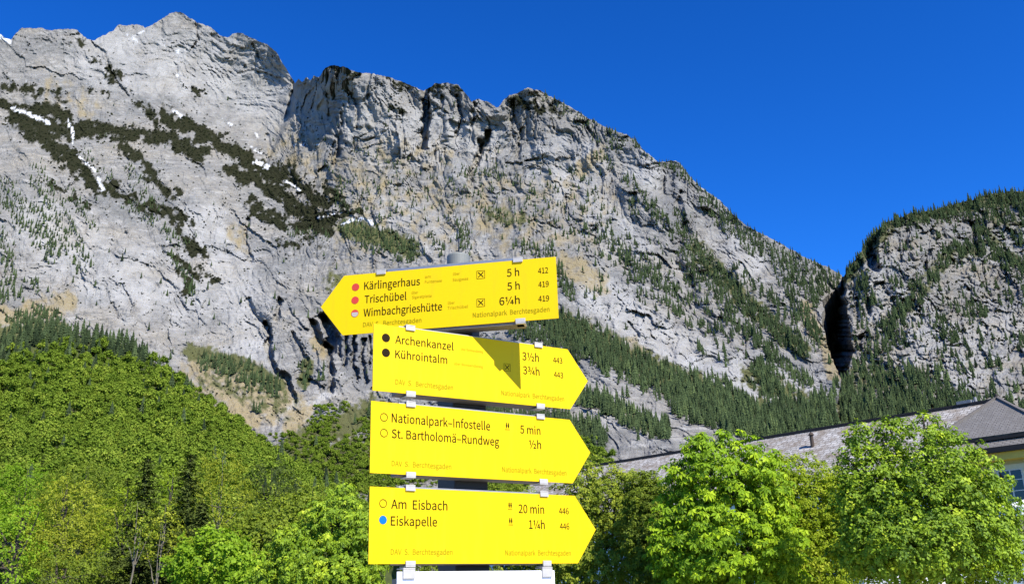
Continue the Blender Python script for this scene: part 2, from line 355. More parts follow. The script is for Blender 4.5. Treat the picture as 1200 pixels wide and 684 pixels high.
def front_noise(X, Y):
    """relief in picture-pixel sizes; the directions follow the beds of the real wall"""
    wx = X + 14 * fbm(X / 60, Y / 60, 3, 5); wy = Y + 14 * fbm(X / 60 + 9, Y / 60, 3, 6)
    left = sstep(352, 342, X - 0.12 * (Y - 100)) * sstep(190, 165, Y - .35 * (X - 100))
    slab = (1 - left) * sstep(360, 320, X)
    mid = sstep(335, 350, X) * sstep(380, 280, Y) * sstep(760, 690, X)
    flank = np.clip(1 - left - slab - mid, 0, 1)
    calm = np.clip(1 - .72 * left - .45 * slab - .42 * mid - .2 * flank, 0, 1)
    d = (34 * fbm(X / 170, Y / 170, 2, 11) + 26 * fbm(wx / 62, wy / 62, 3, 12)) * calm
    def dirn(ang, la, lb, octs, seed, gain=.55):
        c, s = math.cos(math.radians(ang)), math.sin(math.radians(ang))
        return ridged((wx * c + wy * s) / la, (-wx * s + wy * c) / lb, octs, seed, gain)
    def crk(ang, la, lb, w, seed):
        c, s = math.cos(math.radians(ang)), math.sin(math.radians(ang))
        n = perlin((wx * c + wy * s) / la, (-wx * s + wy * c) / lb, seed)
        g = perlin(X / 34, Y / 34, seed + 7)
        return np.exp(-(n / w) ** 2) * np.clip(.25 + 1.2 * g, 0, 1)
    def ledge(ang, la, lb, seed):                                  # saw-tooth beds: a lip that overhangs, then a slanting face
        c, s = math.cos(math.radians(ang)), math.sin(math.radians(ang))
        q = (-wx * s + wy * c) / lb + 1.1 * fbm((wx * c + wy * s) / la, (-wx * s + wy * c) / la, 3, seed)
        f = q - np.floor(q)
        return np.minimum(f, (1 - f) * 5)
    d = d + left * (3.4 * dirn(27, 60, 13, 3, 21) + 3.2 * dirn(75, 50, 16, 3, 22) + 4 * crk(29, 46, 7, .10, 121) + 1.6 * ledge(28, 90, 8, 141))
    d = d + slab * (4.2 * dirn(38, 70, 16, 3, 23) + 3.6 * dirn(100, 60, 20, 3, 24) + 5 * crk(42, 50, 8, .10, 122) + 4 * crk(110, 40, 14, .07, 123) + 1.8 * ledge(40, 100, 10, 142))
    d = d + mid * (10 * dirn(83, 70, 17, 3, 25) + 3.6 * dirn(4, 50, 11, 3, 26) + 4.5 * dirn(35, 50, 18, 2, 27) + 8 * crk(82, 50, 9, .10, 124) + 6 * crk(8, 34, 8, .10, 125) + 2.6 * ledge(8, 80, 11, 143))
    d = d + flank * (5.8 * dirn(24, 60, 13, 3, 28) + 6.5 * dirn(70, 60, 19, 3, 29) + 6 * crk(26, 46, 8, .10, 126) + 6 * crk(75, 36, 12, .08, 127) + 2.8 * ledge(26, 90, 10, 144))
    def blk(ang, la, lb, seed):
        c, s = math.cos(math.radians(ang)), math.sin(math.radians(ang))
        return blocks((wx * c + wy * s) / la, (-wx * s + wy * c) / lb, seed)
    d = d + left * (4 * blk(27, 44, 20, 161) + 2.6 * blk(27, 16, 7, 162) + 1.2 * blk(27, 6, 3, 163))
    d = d + slab * (6 * blk(40, 46, 22, 164) + 3.4 * blk(40, 16, 8, 165) + 1.6 * blk(40, 6, 3.5, 166))
    d = d + mid * (9 * blk(85, 46, 22, 167) + 4.5 * blk(85, 17, 9, 168) + 1.7 * blk(85, 6.5, 4, 169))
    d = d + flank * (10 * blk(28, 44, 24, 170) + 5 * blk(28, 17, 9, 171) + 2.2 * blk(28, 6.5, 4, 172))
    chunk = strokes(X, Y, [(16, 1, [(360, 100), (358, 140), (350, 175)])])
    d = d + chunk * (9 * blocks(wx / 8, wy / 15, 181) + 4.5 * blocks(wx / 3.6, wy / 6, 182) + 6 * ridged(wx / 11, wy / 60, 2, 183))
    rough = left * .7 + slab * .95 + mid * .95 + flank * 1.2
    d = d + rough * (2.6 * fbm(X / 14, Y / 14, 3, 31, .6) + 1.4 * ridged(X / 7, Y / 7, 2, 32))
    return d

def cleft(X, Y, cr):
    d = np.zeros(X.shape)
    jx = X + 2.2 * fbm(X / 9, Y / 9, 2, 41); jy = Y + 2.2 * fbm(X / 9, Y / 9, 2, 42)
    for w, a, pts in cr:
        q = seg_dist(jx, jy, pts)
        d = d + a * np.clip(1.25 - (q / w) ** 2 * .6, 0, 1)
    return d

def rib(X, Y, cr):
    d = np.zeros(X.shape)
    for w, a, pts in cr: d = d - a * np.exp(-(seg_dist(X, Y, pts) / w) ** 2)
    return d

def blotch(X, Y, s, seed): return .5 + .5 * np.clip(fbm(X / s, Y / s, 3, seed, .6) * 1.3, -1, 1)

class Mountain:
    """a grid wall: a real distance for every direction, ridge and flank carried on behind the crest"""
    def __init__(m, depth, x0, x1, nx, ny, sky, edge, edge_from, left_edge=None):
        m.depth = depth
        u = np.linspace(x0, x1, nx); t = np.linspace(0, 1, ny)
        U, T = np.meshgrid(u, t)
        jag = sky(U) + 1.4 * fbm(U / 9, U * 0, 3, 77) + .8 * perlin(U / 2.6, U * 0, 78)
        Y = 715 + (jag - 715) * T ** .93
        X = U.copy()
        if edge is not None:
            wgt = sstep(edge_from, x1, U); X = U + (edge(Y) + (3.2 * fbm(Y / 16, Y * 0, 3, 301) + 1.2 * fbm(Y / 4.5, Y * 0, 2, 302)) * sstep(335, 350, Y) - x1) * wgt * (U > edge_from)
        m.X, m.Y = X, Y

def build_wall(name, M, D, cover, shade, close_right=False, close_left=False):
    X, Y = M.X, M.Y
    P = at(X, Y, D)
    ny, nx = X.shape
    # behind the crest the ground runs on and falls away
    back = []
    top = P[-1]; hd = top[:, :2] / np.linalg.norm(top[:, :2], axis=1)[:, None]
    for k, (dist, drop) in enumerate(((25, 6), (90, 50), (350, 330), (900, 900))):
        q = top.copy(); q[:, :2] += hd * dist; q[:, 2] = np.maximum(top[:, 2] - drop, -2); back.append(q)
    P = np.concatenate([P, np.stack(back)], 0)
    cv = np.concatenate([cover, np.repeat(cover[-1:], 4, 0)], 0); sh = np.concatenate([shade, np.repeat(shade[-1:], 4, 0)], 0)
    if close_right or close_left:
        k = -1 if close_right else 0
        col = P[:, k]; ex = []
        hd = col[:, :2] / np.linalg.norm(col[:, :2], axis=1)[:, None]
        for dist in (20, 120, 500):
            q = col.copy(); q[:, :2] += hd * dist; ex.append(q)
        ex = np.stack(ex, 1); c3 = np.repeat(cv[:, [k]], 3, 1); s3 = np.repeat(sh[:, [k]], 3, 1)
        if close_right: P = np.concatenate([P, ex], 1); cv = np.concatenate([cv, c3], 1); sh = np.concatenate([sh, s3], 1)
        else: P = np.concatenate([ex[:, ::-1], P], 1); cv = np.concatenate([c3, cv], 1); sh = np.concatenate([s3, sh], 1)
    ny, nx = P.shape[:2]
    idx = np.arange(ny * nx).reshape(ny, nx)
    Fq = np.stack([idx[:-1, :-1], idx[:-1, 1:], idx[1:, 1:], idx[1:, :-1]], -1).reshape(-1, 4)
    me = np_mesh(name, P.reshape(-1, 3), Fq, ROCK, smooth=False, pattr={'cover': cv.reshape(-1, 4), 'shade': sh.reshape(-1, 4)})
    return tag(mesh_obj(name, me), kind='structure')

def rgba(a, b, c): return np.stack([a, b, c, np.ones_like(a)], -1)

MA = Mountain(DEPTH_A, -330, 985, 1040, 400, SKY_A, EDGE_A, 880)
def full_depth_A(X, Y, extra=0):
    D = DEPTH_A(X, Y)
    step = sstep(3, -3, X - np.interp(Y, [60, 94, 130, 150, 195], [352, 347, 343, 332, 312]) + 1.5 * perlin(Y / 9, X * 0, 3)) * sstep(215, 120, Y)
    D = D + 170 * step
    return D + (D / F) * (front_noise(X, Y) + cleft(X, Y, CRACKS_A) + rib(X, Y, RIBS_A) + extra)
xa, ya = MA.X, MA.Y
xw = xa + 8 * fbm(xa / 17, ya / 17, 3, 71, .6); yw = ya + 6 * fbm(xa / 17 + 5, ya / 17, 3, 72, .6)
scrub = np.clip((strokes(xw, yw, [(r * 1.08, a, q) for r, a, q in SCRUB]) * 1.08 - .9 * blotch(xa, ya, 9, 51)) * 5, 0, 1)
snow = np.clip((strokes(xa + 2.5 * fbm(xa / 7, ya / 7, 3, 53), ya + 1.5 * fbm(xa / 5, ya / 5, 2, 58), SNOW) * (.5 + .7 * blotch(xa, ya, 6, 59)) - .56) * 4, 0, 1)
tan = np.clip((strokes(xa, ya, TAN) * 1.25 - .7 * blotch(xa, ya, 13, 54)) * 2, 0, 1) * .9
grassy = np.clip((strokes(xa, ya, GRASSY) * 1.2 - .75 * blotch(xa, ya, 8, 55)) * 3, 0, 1)
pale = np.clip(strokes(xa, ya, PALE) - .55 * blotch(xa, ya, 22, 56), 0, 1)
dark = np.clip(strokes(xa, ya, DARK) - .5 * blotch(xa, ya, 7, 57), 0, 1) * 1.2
DA = full_depth_A(xa, ya, -1.6 * scrub)
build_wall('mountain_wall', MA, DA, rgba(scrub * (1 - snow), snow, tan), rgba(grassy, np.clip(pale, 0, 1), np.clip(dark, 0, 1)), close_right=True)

# --- mountain B: the wooded block on the right with its dark gorge side
SKY_B = poly([(950, 352), (965, 345), (980, 330), (989, 324), (994, 313), (1003, 304), (1012, 291), (1024, 273), (1040, 260), (1065, 251), (1087, 248), (1108, 242), (1138, 234), (1161, 227), (1178, 225), (1200, 224), (1300, 214), (1560, 236)])
EDGE_B = poly([(310, 991), (327, 991), (350, 990), (374, 995), (411, 1000), (439, 994), (450, 982), (470, 970), (720, 955)])
DEPTH_B = tps([(990, 330, 1480), (1024, 275, 1540), (1100, 250, 1640), (1200, 225, 1700), (1550, 235, 1800), (1000, 400, 1330), (1080, 330, 1440), (1160, 320, 1500), (1000, 470, 1180), (1100, 420, 1240),
    (1200, 400, 1290), (1200, 480, 1060), (1100, 480, 1060), (1450, 400, 1350), (1500, 500, 1000), (1000, 560, 900), (1200, 600, 750), (1500, 620, 700), (1000, 720, 500), (1300, 720, 450)])
CRACKS_B = [(2.6, 22, [(1139, 262), (1142, 285), (1146, 298)]), (6, 60, [(1026, 268), (1020, 290), (1024, 312)]), (5, 40, [(1014, 286), (1022, 306)]), (2.4, 20, [(1084, 302), (1086, 318), (1089, 326)]), (1.7, 14, [(1043, 352), (1048, 350), (1047, 372)]),
    (2.0, 16, [(1004, 350), (1005, 372)]), (2, 16, [(1018, 350), (1018, 370)]), (1.8, 14, [(1008, 395), (1008, 410)]), (1.6, 12, [(1074, 360), (1080, 374)]), (1.6, 12, [(1045, 402), (1056, 410), (1064, 404)]), (2, 14, [(1034, 332), (1040, 345)]),
    (1.5, 12, [(1106, 425), (1110, 436)]), (1.5, 10, [(1138, 452), (1144, 460)]), (1.4, 10, [(1150, 330), (1160, 345)])]
MB = Mountain(DEPTH_B, 952, 1540, 500, 330, SKY_B, None, 0)
def full_depth_B(X, Y):
    D = DEPTH_B(np.maximum(X, EDGE_B(Y)), Y)
    wx = X + 9 * fbm(X / 40, Y / 40, 3, 105); wy = Y + 9 * fbm(X / 40 + 9, Y / 40, 3, 106)
    n = 16 * fbm(X / 110, Y / 110, 2, 111) + 9 * fbm(wx / 48, wy / 48, 3, 112)
    n = n + 7.5 * ridged(wx / 17, wy / 46, 3, 113) + 5.6 * ridged(wx / 40, wy / 11, 3, 114) + 5.2 * ridged((wx + wy) / 40, (wy - wx) / 14, 3, 115)
    def crk(u, v, w, seed): return np.exp(-(perlin(u, v, seed) / w) ** 2) * np.clip(.3 + 1.2 * perlin(X / 34, Y / 34, seed + 7), 0, 1)
    n = n + 8 * crk(wx / 9, wy / 40, .1, 124) + 7 * crk(wx / 34, wy / 8, .11, 125) + 7 * crk((wx + wy) / 44, (wy - wx) / 11, .1, 126)
    n = n + 3.2 * fbm(X / 12, Y / 12, 3, 116, .6) + 1.7 * ridged(X / 6.5, Y / 6.5, 2, 117)
    n = n + 10 * blocks(wx / 26, wy / 30, 170) + 6 * blocks(wx / 11, wy / 13, 171) + 2.4 * blocks(wx / 5, wy / 4.5, 172)
    n = n + cleft(X, Y, CRACKS_B)
    g = EDGE_B(Y) + 3.0 * fbm(Y / 15, X * 0, 3, 118) + 1.4 * fbm(Y / 4.5, X * 0, 2, 119) - X
    side = np.clip(g, 0, None)
    rel = 5 * blocks(X / 5, Y / 12, 311) + 3 * blocks(X / 2.4, Y / 5, 312) + 6 * fbm(X / 7, Y / 22, 3, 313)
    return D + (D / F) * n * np.clip(1 - side / 4, .25, 1) + side * 20 + 110 * np.clip(side / .8, 0, 1) + np.clip(side / 3, 0, 1) * (D / F) * rel * 2.2
xb, yb = MB.X, MB.Y
GRASS_B = [(14, .8, [(990, 480), (1120, 480)]), (18, .6, [(1000, 440), (1080, 450)]), (10, .55, [(1040, 380), (1080, 340), (1110, 300), (1150, 290)]), (8, .6, [(1150, 270), (1200, 312)]), (12, .9, [(989, 322), (1012, 290), (1040, 257), (1110, 240), (1220, 224), (1500, 222)]), (9, .5, [(1150, 245), (1200, 268)])]
PALE_B = [(40, .7, [(1020, 330), (1080, 400), (1150, 440)]), (20, .7, [(1170, 290), (1200, 280)]), (26, .7, [(1150, 400), (1190, 380)]), (10, .6, [(1120, 420), (1130, 440)]), (16, .5, [(1020, 360), (1050, 350)])]
DARK_B = [(8, .7, [(1145, 460), (1180, 455)]), (10, .6, [(1045, 405), (1065, 408)]), (10, .5, [(1160, 440), (1200, 450)])]
zero = np.zeros_like(xb)
gb = np.clip((strokes(xb, yb, GRASS_B) * 1.2 - .8 * blotch(xb, yb, 8, 155)) * 3, 0, 1)
gcol = sstep(2, 8, EDGE_B(yb) - xb)  # gorge wall coloured paler, to brighten it within its shadow
build_wall('mountain_block', MB, full_depth_B(xb, yb), rgba(zero, zero, .35 * blotch(xb, yb, 30, 151) * (blotch(xb, yb, 14, 152) > .5)),
           rgba(gb * .9, np.clip(np.maximum(strokes(xb, yb, PALE_B) - .4 * blotch(xb, yb, 16, 156), .9 * gcol), 0, 1), np.clip(np.maximum(strokes(xb, yb, DARK_B) - .4 * blotch(xb, yb, 7, 157), .0 * gcol), 0, 1)))

# --- hill C: the wooded slope on the left
TOP_C = poly([(-330, 352), (0, 402), (30, 392), (60, 391), (100, 394), (150, 404), (200, 436), (250, 476), (300, 518), (350, 554), (400, 586), (450, 618), (520, 660)])
def depth_C(X, Y):
    top = TOP_C(X); t = np.clip((640 - Y) / (640 - top + 1e-6), 0, 1)
    far = np.interp(X, [-330, 150, 300, 450], [1000, 960, 820, 640])
    return 330 + (far - 330) * t + 14 * fbm(X / 70, Y / 50, 3, 201)
def soil_material():
    t = NT('forest_floor'); co = t.coord()
    n = t.noise(co, .08, 5, .65)
    return t.principled(t.ramp(n, [(.3, (.03, .04, .015)), (.55, (.06, .075, .025)), (.75, (.12, .11, .06))]), .95, spec=.1, normal=t.bump(n, .6, 2.0))
SOIL = soil_material()
def hill_mesh():
    u = np.linspace(-330, 500, 200); t = np.linspace(0, 1, 90); U, T = np.meshgrid(u, t)
    Y = 690 + (TOP_C(U) - 690) * T
    Y[-1] = TOP_C(U[-1]); P = at(U, Y, depth_C(U, Y))
    back = P[-1].copy(); h = back[:, :2] / np.linalg.norm(back[:, :2], axis=1)[:, None]
    b1 = back.copy(); b1[:, :2] += h * 90; b1[:, 2] -= 4; b2 = back.copy(); b2[:, :2] += h * 260; b2[:, 2] = -3
    P = np.concatenate([P, b1[None], b2[None]], 0)
    ny, nx = P.shape[:2]; idx = np.arange(ny * nx).reshape(ny, nx)
    Fq = np.stack([idx[:-1, :-1], idx[:-1, 1:], idx[1:, 1:], idx[1:, :-1]], -1).reshape(-1, 4)
    return np_mesh('wooded_hill', P.reshape(-1, 3), Fq, SOIL, True)
tag(mesh_obj('wooded_hill', hill_mesh()), kind='structure')

# --- the ground, one sheet out to the horizon
def ground_material():
    t = NT('meadow'); co = t.coord()
    n = t.noise(co, .6, 5, .7); n2 = t.noise(co, 9, 4, .7)
    c = t.ramp(n, [(.35, (.045, .075, .018)), (.6, (.075, .11, .03))])
    c = t.mix(t.math('MULTIPLY', n2, .5), c, (.10, .12, .045))
    return t.principled(c, .95, spec=.1, normal=t.bump(n2, .6, .03))
def gravel_material():
    t = NT('gravel'); co = t.coord()
    n = t.noise(co, 40, 4, .7); n1 = t.noise(co, .8, 4, .6)
    c = t.mix(n, (.36, .33, .28), (.54, .50, .43)); c = t.mix(t.math('MULTIPLY', n1, .35), c, (.2, .18, .14))
    return t.principled(c, .95, spec=.15, normal=t.bump(n, .8, .01))
G = 25000
tag(mesh_obj('ground', np_mesh('ground', [(-G, -G, 0), (G, -G, 0), (G, G, 0), (-G, G, 0)], [(0, 1, 2, 3)], ground_material())), kind='structure')
gp = [(-16, -14), (18, -14), (17, 4), (15, 24), (9, 26), (3, 13), (-4, 10), (-16, 8)]  # unseen gravel, made large and pale to bounce warm light onto the signs
tag(mesh_obj('path', np_mesh('path', [(x, y, .004) for x, y in gp[:4]] + [(x, y, .004) for x, y in gp[4:]], [(0, 1, 2, 7), (2, 3, 4, 5), (2, 5, 6, 7)], gravel_material())), kind='structure')

# ------------------------------------------------------------------ vegetation of the mountainsides
rng = np.random.default_rng(7)

def cone_tree(rs, tiers=6, seg=7):
    """small spruce, height 1: ragged skirts of branches round a stem"""
    V, Q = [], []
    for k in range(tiers):
        f = k / tiers
        z0 = .06 + .80 * f; z1 = min(1.0, z0 + .30 - .06 * f)
        r = .19 * (1 - f) ** .85 + .022
        ph = rs.uniform(0, 6.28)
        top = len(V); V.append((rs.normal(0, .008), rs.normal(0, .008), z1))
        ring = []
        for i in range(seg * 2):
            a = ph + math.pi * i / seg
            rr = r * (rs.uniform(.85, 1.25) if i % 2 == 0 else rs.uniform(.42, .62))
            ring.append(len(V)); V.append((rr * math.cos(a), rr * math.sin(a), z0 + (0 if i % 2 == 0 else .06) + rs.normal(0, .012)))
        for i in range(seg * 2): Q.append((top, ring[i], ring[(i + 1) % (seg * 2)]))
    return np.array(V), np.array(Q)

def round_tree(rs, n=210):
    """broadleaf crown, height 1, of leaf sprays round a few boughs; a stem under it"""
    V, Q, T = [], [], []
    lobes = [(np.array([0, 0, .60]), .30)] + [(np.array([.26 * math.cos(a), .26 * math.sin(a), rs.uniform(.42, .72)]), rs.uniform(.15, .22)) for a in rs.uniform(0, 6.28, 7)]
    lobes.append((np.array([rs.normal(0, .05), rs.normal(0, .05), .80]), .17))
    def kite(p, u, v, t):
        b = len(V); V.extend([p - u, p - v * .6, p + u, p + v * .6]); Q.append((b, b + 1, b + 2, b + 3)); T.append(t)
    for c, r in lobes:
        k = int(n * r * r / .33) + 6
        for i in range(k):
            d = rs.normal(size=3); d[2] = d[2] * .8 + .25; d /= np.linalg.norm(d)
            p = c + d * r * rs.uniform(.75, 1.08)
            nrm = d * .8 + rs.normal(0, .3, 3) + np.array([0, 0, .45]); nrm /= np.linalg.norm(nrm)
            u = np.cross(nrm, rs.normal(size=3)); u /= np.linalg.norm(u); v = np.cross(nrm, u)
            s = rs.uniform(.04, .075)
            kite(p, u * s, v * s, np.clip(rs.normal(.5, .2), 0, 1))
        for d in ((1, 0, 0), (0, 1, 0), (0, 0, 1)):                  # inner foliage closes the bough, its shade put in as a dark tint
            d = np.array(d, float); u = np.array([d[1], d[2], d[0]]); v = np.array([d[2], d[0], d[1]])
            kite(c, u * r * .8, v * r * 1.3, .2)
    for a in (0, 1.57):
        u = np.array([math.cos(a), math.sin(a), 0]) * .02
        b = len(V); V.extend([-u, u, u + (0, 0, .55), -u + np.array([0, 0, .55])]); Q.append((b, b + 1, b + 2, b + 3)); T.append(0.0)
    return np.array(V), np.array(Q), np.array(T)

def shrub(rs):
    """dwarf pine cushion, width about 1"""
    V, Q = [], []
    n = 7
    top = 0; V.append((rs.normal(0, .08), rs.normal(0, .08), rs.uniform(.5, .75)))
    for lev, (r, z) in enumerate(((.32, .45), (.5, .0))):
        for i in range(n):
            a = 6.283 * (i + .5 * lev) / n; q = r * rs.uniform(.65, 1.25)
            V.append((q * math.cos(a), q * math.sin(a), z * rs.uniform(.7, 1.3) - (.15 if lev else 0)))
    for i in range(n):
        j = (i + 1) % n
        Q += [(0, 1 + i, 1 + j), (1 + i, 8 + i, 1 + j), (1 + j, 8 + i, 8 + j)]
    return np.array(V), np.array(Q)

def scatter_mesh(name, protos, which, P, H, R, W, mat, tint):
    """one mesh of many placed copies: P positions, H heights, R turns, W width factors"""
    Vs, Fs, Ts = [], [], []; off = 0
    for i, k in enumerate(which):
        V, Q = protos[k][:2]
        c, s = math.cos(R[i]), math.sin(R[i]); w = H[i] * W[i]
        q = np.empty_like(V, float)
        q[:, 0] = (V[:, 0] * c - V[:, 1] * s) * w + P[i, 0]; q[:, 1] = (V[:, 0] * s + V[:, 1] * c) * w + P[i, 1]; q[:, 2] = V[:, 2] * H[i] + P[i, 2]
        Vs.append(q); Fs.append(Q + off); off += len(V)
        t = protos[k][2] if len(protos[k]) > 2 else np.full(len(Q), .5)
        Ts.append(np.clip(t * .45 + tint[i] * .55 if len(protos[k]) > 2 else np.full(len(Q), tint[i]), 0, 1))
    return np_mesh(name, np.concatenate(Vs), np.concatenate(Fs), mat, fattr={'tint': np.concatenate(Ts)})

SPRUCE_M = leaf_material('spruce_needles', (.022, .034, .017), (.075, .108, .045), (.13, .175, .065), trans=.1, gloss=0)
LARCH_M = SPRUCE_M
BEECH_M = leaf_material('beech_leaves', (.07, .122, .014), (.18, .255, .03), (.33, .38, .055), trans=.2, gloss=0)
SCRUB_M = leaf_material('dwarf_pine_needles', (.008, .010, .006), (.018, .022, .011), (.04, .045, .02), trans=.05, gloss=0)

CONIFER_A = [  # radius, density, points
    (12, .95, [(570, 352), (615, 370), (655, 386)]), (10, .7, [(600, 385), (640, 400), (670, 420)]), (14, .5, [(470, 430), (540, 460), (640, 470)]), (12, .8, [(560, 490), (640, 500), (700, 512)]),
    (16, 1.0, [(655, 384), (705, 410), (745, 436), (790, 456), (840, 466), (880, 490)]), (13, 1, [(800, 474), (860, 498), (900, 505)]), (7, .9, [(660, 398), (685, 414), (712, 432)]),
    (9, .95, [(680, 466), (712, 476), (742, 494), (778, 508)]), (18, 1, [(900, 500), (940, 492), (985, 488)]), (14, .9, [(895, 440), (915, 470), (925, 490)]), (10, .9, [(990, 485), (960, 470)]), (6, .9, [(984, 452), (982, 470), (985, 485)]),
    (8, .85, [(708, 276), (745, 312), (790, 342)]), (8, .8, [(798, 255), (806, 290), (812, 330)]), (10, .9, [(812, 292), (850, 332), (880, 362), (912, 388), (942, 412)]), (7, .8, [(800, 296), (840, 345), (858, 362)]),
    (7, .8, [(850, 366), (890, 402), (920, 432), (945, 450)]), (6, .55, [(770, 345), (800, 370)]), (12, .85, [(830, 240), (870, 275), (915, 302), (960, 322), (982, 334)]), (10, .75, [(900, 290), (935, 330), (955, 352)]), (8, .7, [(920, 330), (940, 365), (958, 400)]),
    (8, .45, [(860, 320), (900, 345), (930, 375)]), (5, .55, [(640, 116), (690, 140), (745, 164)]), (7, .55, [(664, 130), (700, 160), (720, 175)]), (8, .8, [(712, 158), (745, 168)]), (6, .7, [(757, 182), (790, 196), (812, 212), (830, 232)]), (5, .6, [(700, 180), (715, 196)]), (5, .6, [(668, 200), (690, 214), (700, 230)]),
    (7, .6, [(735, 210), (760, 240), (775, 260)]), (7, .7, [(775, 258), (790, 276)]), (6, .4, [(740, 230), (745, 260)]), (12, .3, [(540, 200), (600, 210), (620, 220)]), (8, .55, [(548, 206), (580, 205), (600, 212)]), (7, .5, [(530, 215), (535, 225)]),
    (8, .8, [(540, 262), (546, 292)]), (7, .6, [(575, 250), (605, 262)]), (7, .7, [(610, 290), (640, 300)]), (6, .75, [(640, 290), (655, 318), (668, 345)]), (4, .6, [(688, 346), (708, 342)]), (6, .4, [(500, 275), (515, 290)]), (12, .85, [(410, 268), (445, 278), (482, 296)]), (8, .7, [(425, 285), (470, 300)]),
    (6, .7, [(396, 222), (402, 245)]), (4, .6, [(384, 195), (405, 215)]), (12, .3, [(420, 180), (470, 200), (520, 220)]), (20, .22, [(440, 230), (520, 250), (600, 230)]), (30, .26, [(430, 240), (560, 215), (650, 240), (760, 320), (860, 400)]),
    (16, .7, [(-30, 200), (10, 235), (40, 262), (60, 290)]), (12, .55, [(40, 200), (70, 250), (95, 310)]), (9, .5, [(0, 270), (12, 320), (20, 345)]), (12, .6, [(-60, 260), (-20, 330), (0, 350)]), (8, .5, [(85, 230), (110, 265)]),
    (7, .6, [(150, 240), (190, 268), (215, 290)]), (5, .7, [(200, 300), (228, 345)]), (6, .5, [(100, 180), (130, 210)]), (8, .5, [(150, 200), (180, 240)]), (6, .55, [(340, 275), (380, 275)]), (6, .4, [(35, 330), (55, 345)]),
    (10, 1, [(20, 380), (45, 372), (60, 376)]), (9, .6, [(240, 425), (280, 432), (318, 450)]), (6, .4, [(355, 430), (358, 445)]), (7, .4, [(260, 440), (320, 458)]), (3, .5, [(294, 483), (304, 481)]),
    (5, 1, [(958, 347), (968, 343), (978, 338), (986, 331)]), (5, .9, [(950, 345), (962, 336), (980, 328)]), (300, .018, [(300, 250), (800, 300)])]
CONIFER_B = [(7, 1.0, [(989, 324), (1003, 304), (1012, 291), (1024, 273), (1040, 260), (1065, 251), (1087, 248), (1108, 242), (1138, 234), (1161, 227), (1200, 224), (1300, 214), (1500, 232)]), (10, .85, [(1050, 258), (1110, 248), (1200, 232), (1500, 240)]), (7, .5, [(1120, 255), (1150, 255), (1200, 255)]),
    (9, .42, [(1040, 385), (1062, 360), (1082, 338), (1105, 305), (1130, 290)]), (9, .7, [(1120, 292), (1150, 290), (1180, 308), (1205, 322)]), (7, .6, [(1148, 262), (1156, 300)]), (6, .8, [(1190, 280), (1206, 290)]), (22, .62, [(990, 480), (1050, 480), (1130, 484)]), (16, .4, [(995, 445), (1040, 448), (1100, 455)]), (12, .35, [(1010, 420), (1060, 395)]), (9, .16, [(1000, 345), (1004, 370), (1004, 410)]),
    (6, .9, [(991, 452), (993, 475)]), (8, .5, [(1010, 330), (1020, 350)]), (7, .6, [(1120, 362), (1150, 368)]), (7, .45, [(1100, 380), (1116, 400)]), (6, .45, [(1160, 425), (1170, 430)]), (6, .5, [(1190, 400), (1210, 405)]), (200, .07, [(1000, 380), (1250, 380)]), (12, .5, [(1230, 300), (1320, 360), (1500, 400)]), (20, .8, [(1200, 500), (1400, 520)])]
BROAD_A = [(16, .8, [(520, 530), (600, 535), (680, 530)]), (22, 1, [(560, 570), (700, 560)]), (16, .9, [(384, 492), (372, 522), (366, 545)]), (20, 1, [(450, 500), (415, 540), (380, 565)]), (9, .8, [(335, 522), (352, 540), (360, 560)]), (20, 1, [(430, 560), (500, 545), (560, 560)]), (14, .7, [(470, 505), (520, 520)]), (8, .5, [(325, 512), (345, 520)]), (6, .5, [(405, 480), (395, 495)])]

def sample(lst, x0, x1, y0, y1, n, mind, seed, sky, clump=9, grow=1.0):
    rs = np.random.default_rng(seed)
    px = rs.uniform(x0, x1, n); py = rs.uniform(y0, y1, n)
    m = strokes(px, py, lst); b = blotch(px, py, clump, seed + 3)
    ok = (rs.uniform(0, 1, n) < m) & ((m > .8) | (b < .25 + .75 * m)) & (py > sky(px) + 1)
    px, py = px[ok], py[ok]
    cell = {}; keep = []
    for i in range(len(px)):
        md = mind
        k = (int(px[i] // md), int(py[i] // md)); hit = False
        for a in (-1, 0, 1):
            for c in (-1, 0, 1):
                for j in cell.get((k[0] + a, k[1] + c), ()):
                    if (px[j] - px[i]) ** 2 + (1.5 * (py[j] - py[i])) ** 2 < md * md: hit = True
        if not hit: cell.setdefault(k, []).append(i); keep.append(i)
    return px[keep], py[keep]

rs = np.random.RandomState(3)
CONES = [cone_tree(rs) for _ in range(6)]
ROUNDS = [round_tree(rs) for _ in range(6)]
SHRUBS = [shrub(rs) for _ in range(6)]

def forest(kind, name, label, cat, group, stuff_name, stuff_label, protos, mat, P, H, W, tint, rank, n_single=300):
    """the n_single trees that show largest are trees of their own, the far rest one object"""
    n = len(P); R = rng.uniform(0, 6.28, n); which = rng.integers(0, len(protos), n)
    order = np.argsort(-rank); single = order[:n_single]; rest = order[n_single:]
    # a few tints of each shape so that single trees can share meshes
    meshes = {}
    for i in single:
        tb = int(np.clip(tint[i] * 5, 0, 4)); key = (which[i], tb)
        if key not in meshes:
            V, Q = protos[key[0]][:2]
            t = protos[key[0]][2] * .45 + .55 * (tb + .5) / 5 if len(protos[key[0]]) > 2 else np.full(len(Q), (tb + .5) / 5)
            meshes[key] = np_mesh(name, V, Q, mat, fattr={'tint': t})
        o = mesh_obj(name, meshes[key]); o.location = P[i]; o.rotation_euler = (0, 0, R[i]); o.scale = (H[i] * W[i], H[i] * W[i], H[i])
        tag(o, label, cat, group)
    if len(rest):
        me = scatter_mesh(stuff_name, protos, which[rest], P[rest], H[rest], R[rest], W[rest], mat, tint[rest])
        tag(mesh_obj(stuff_name, me), stuff_label, 'forest', None, 'stuff')

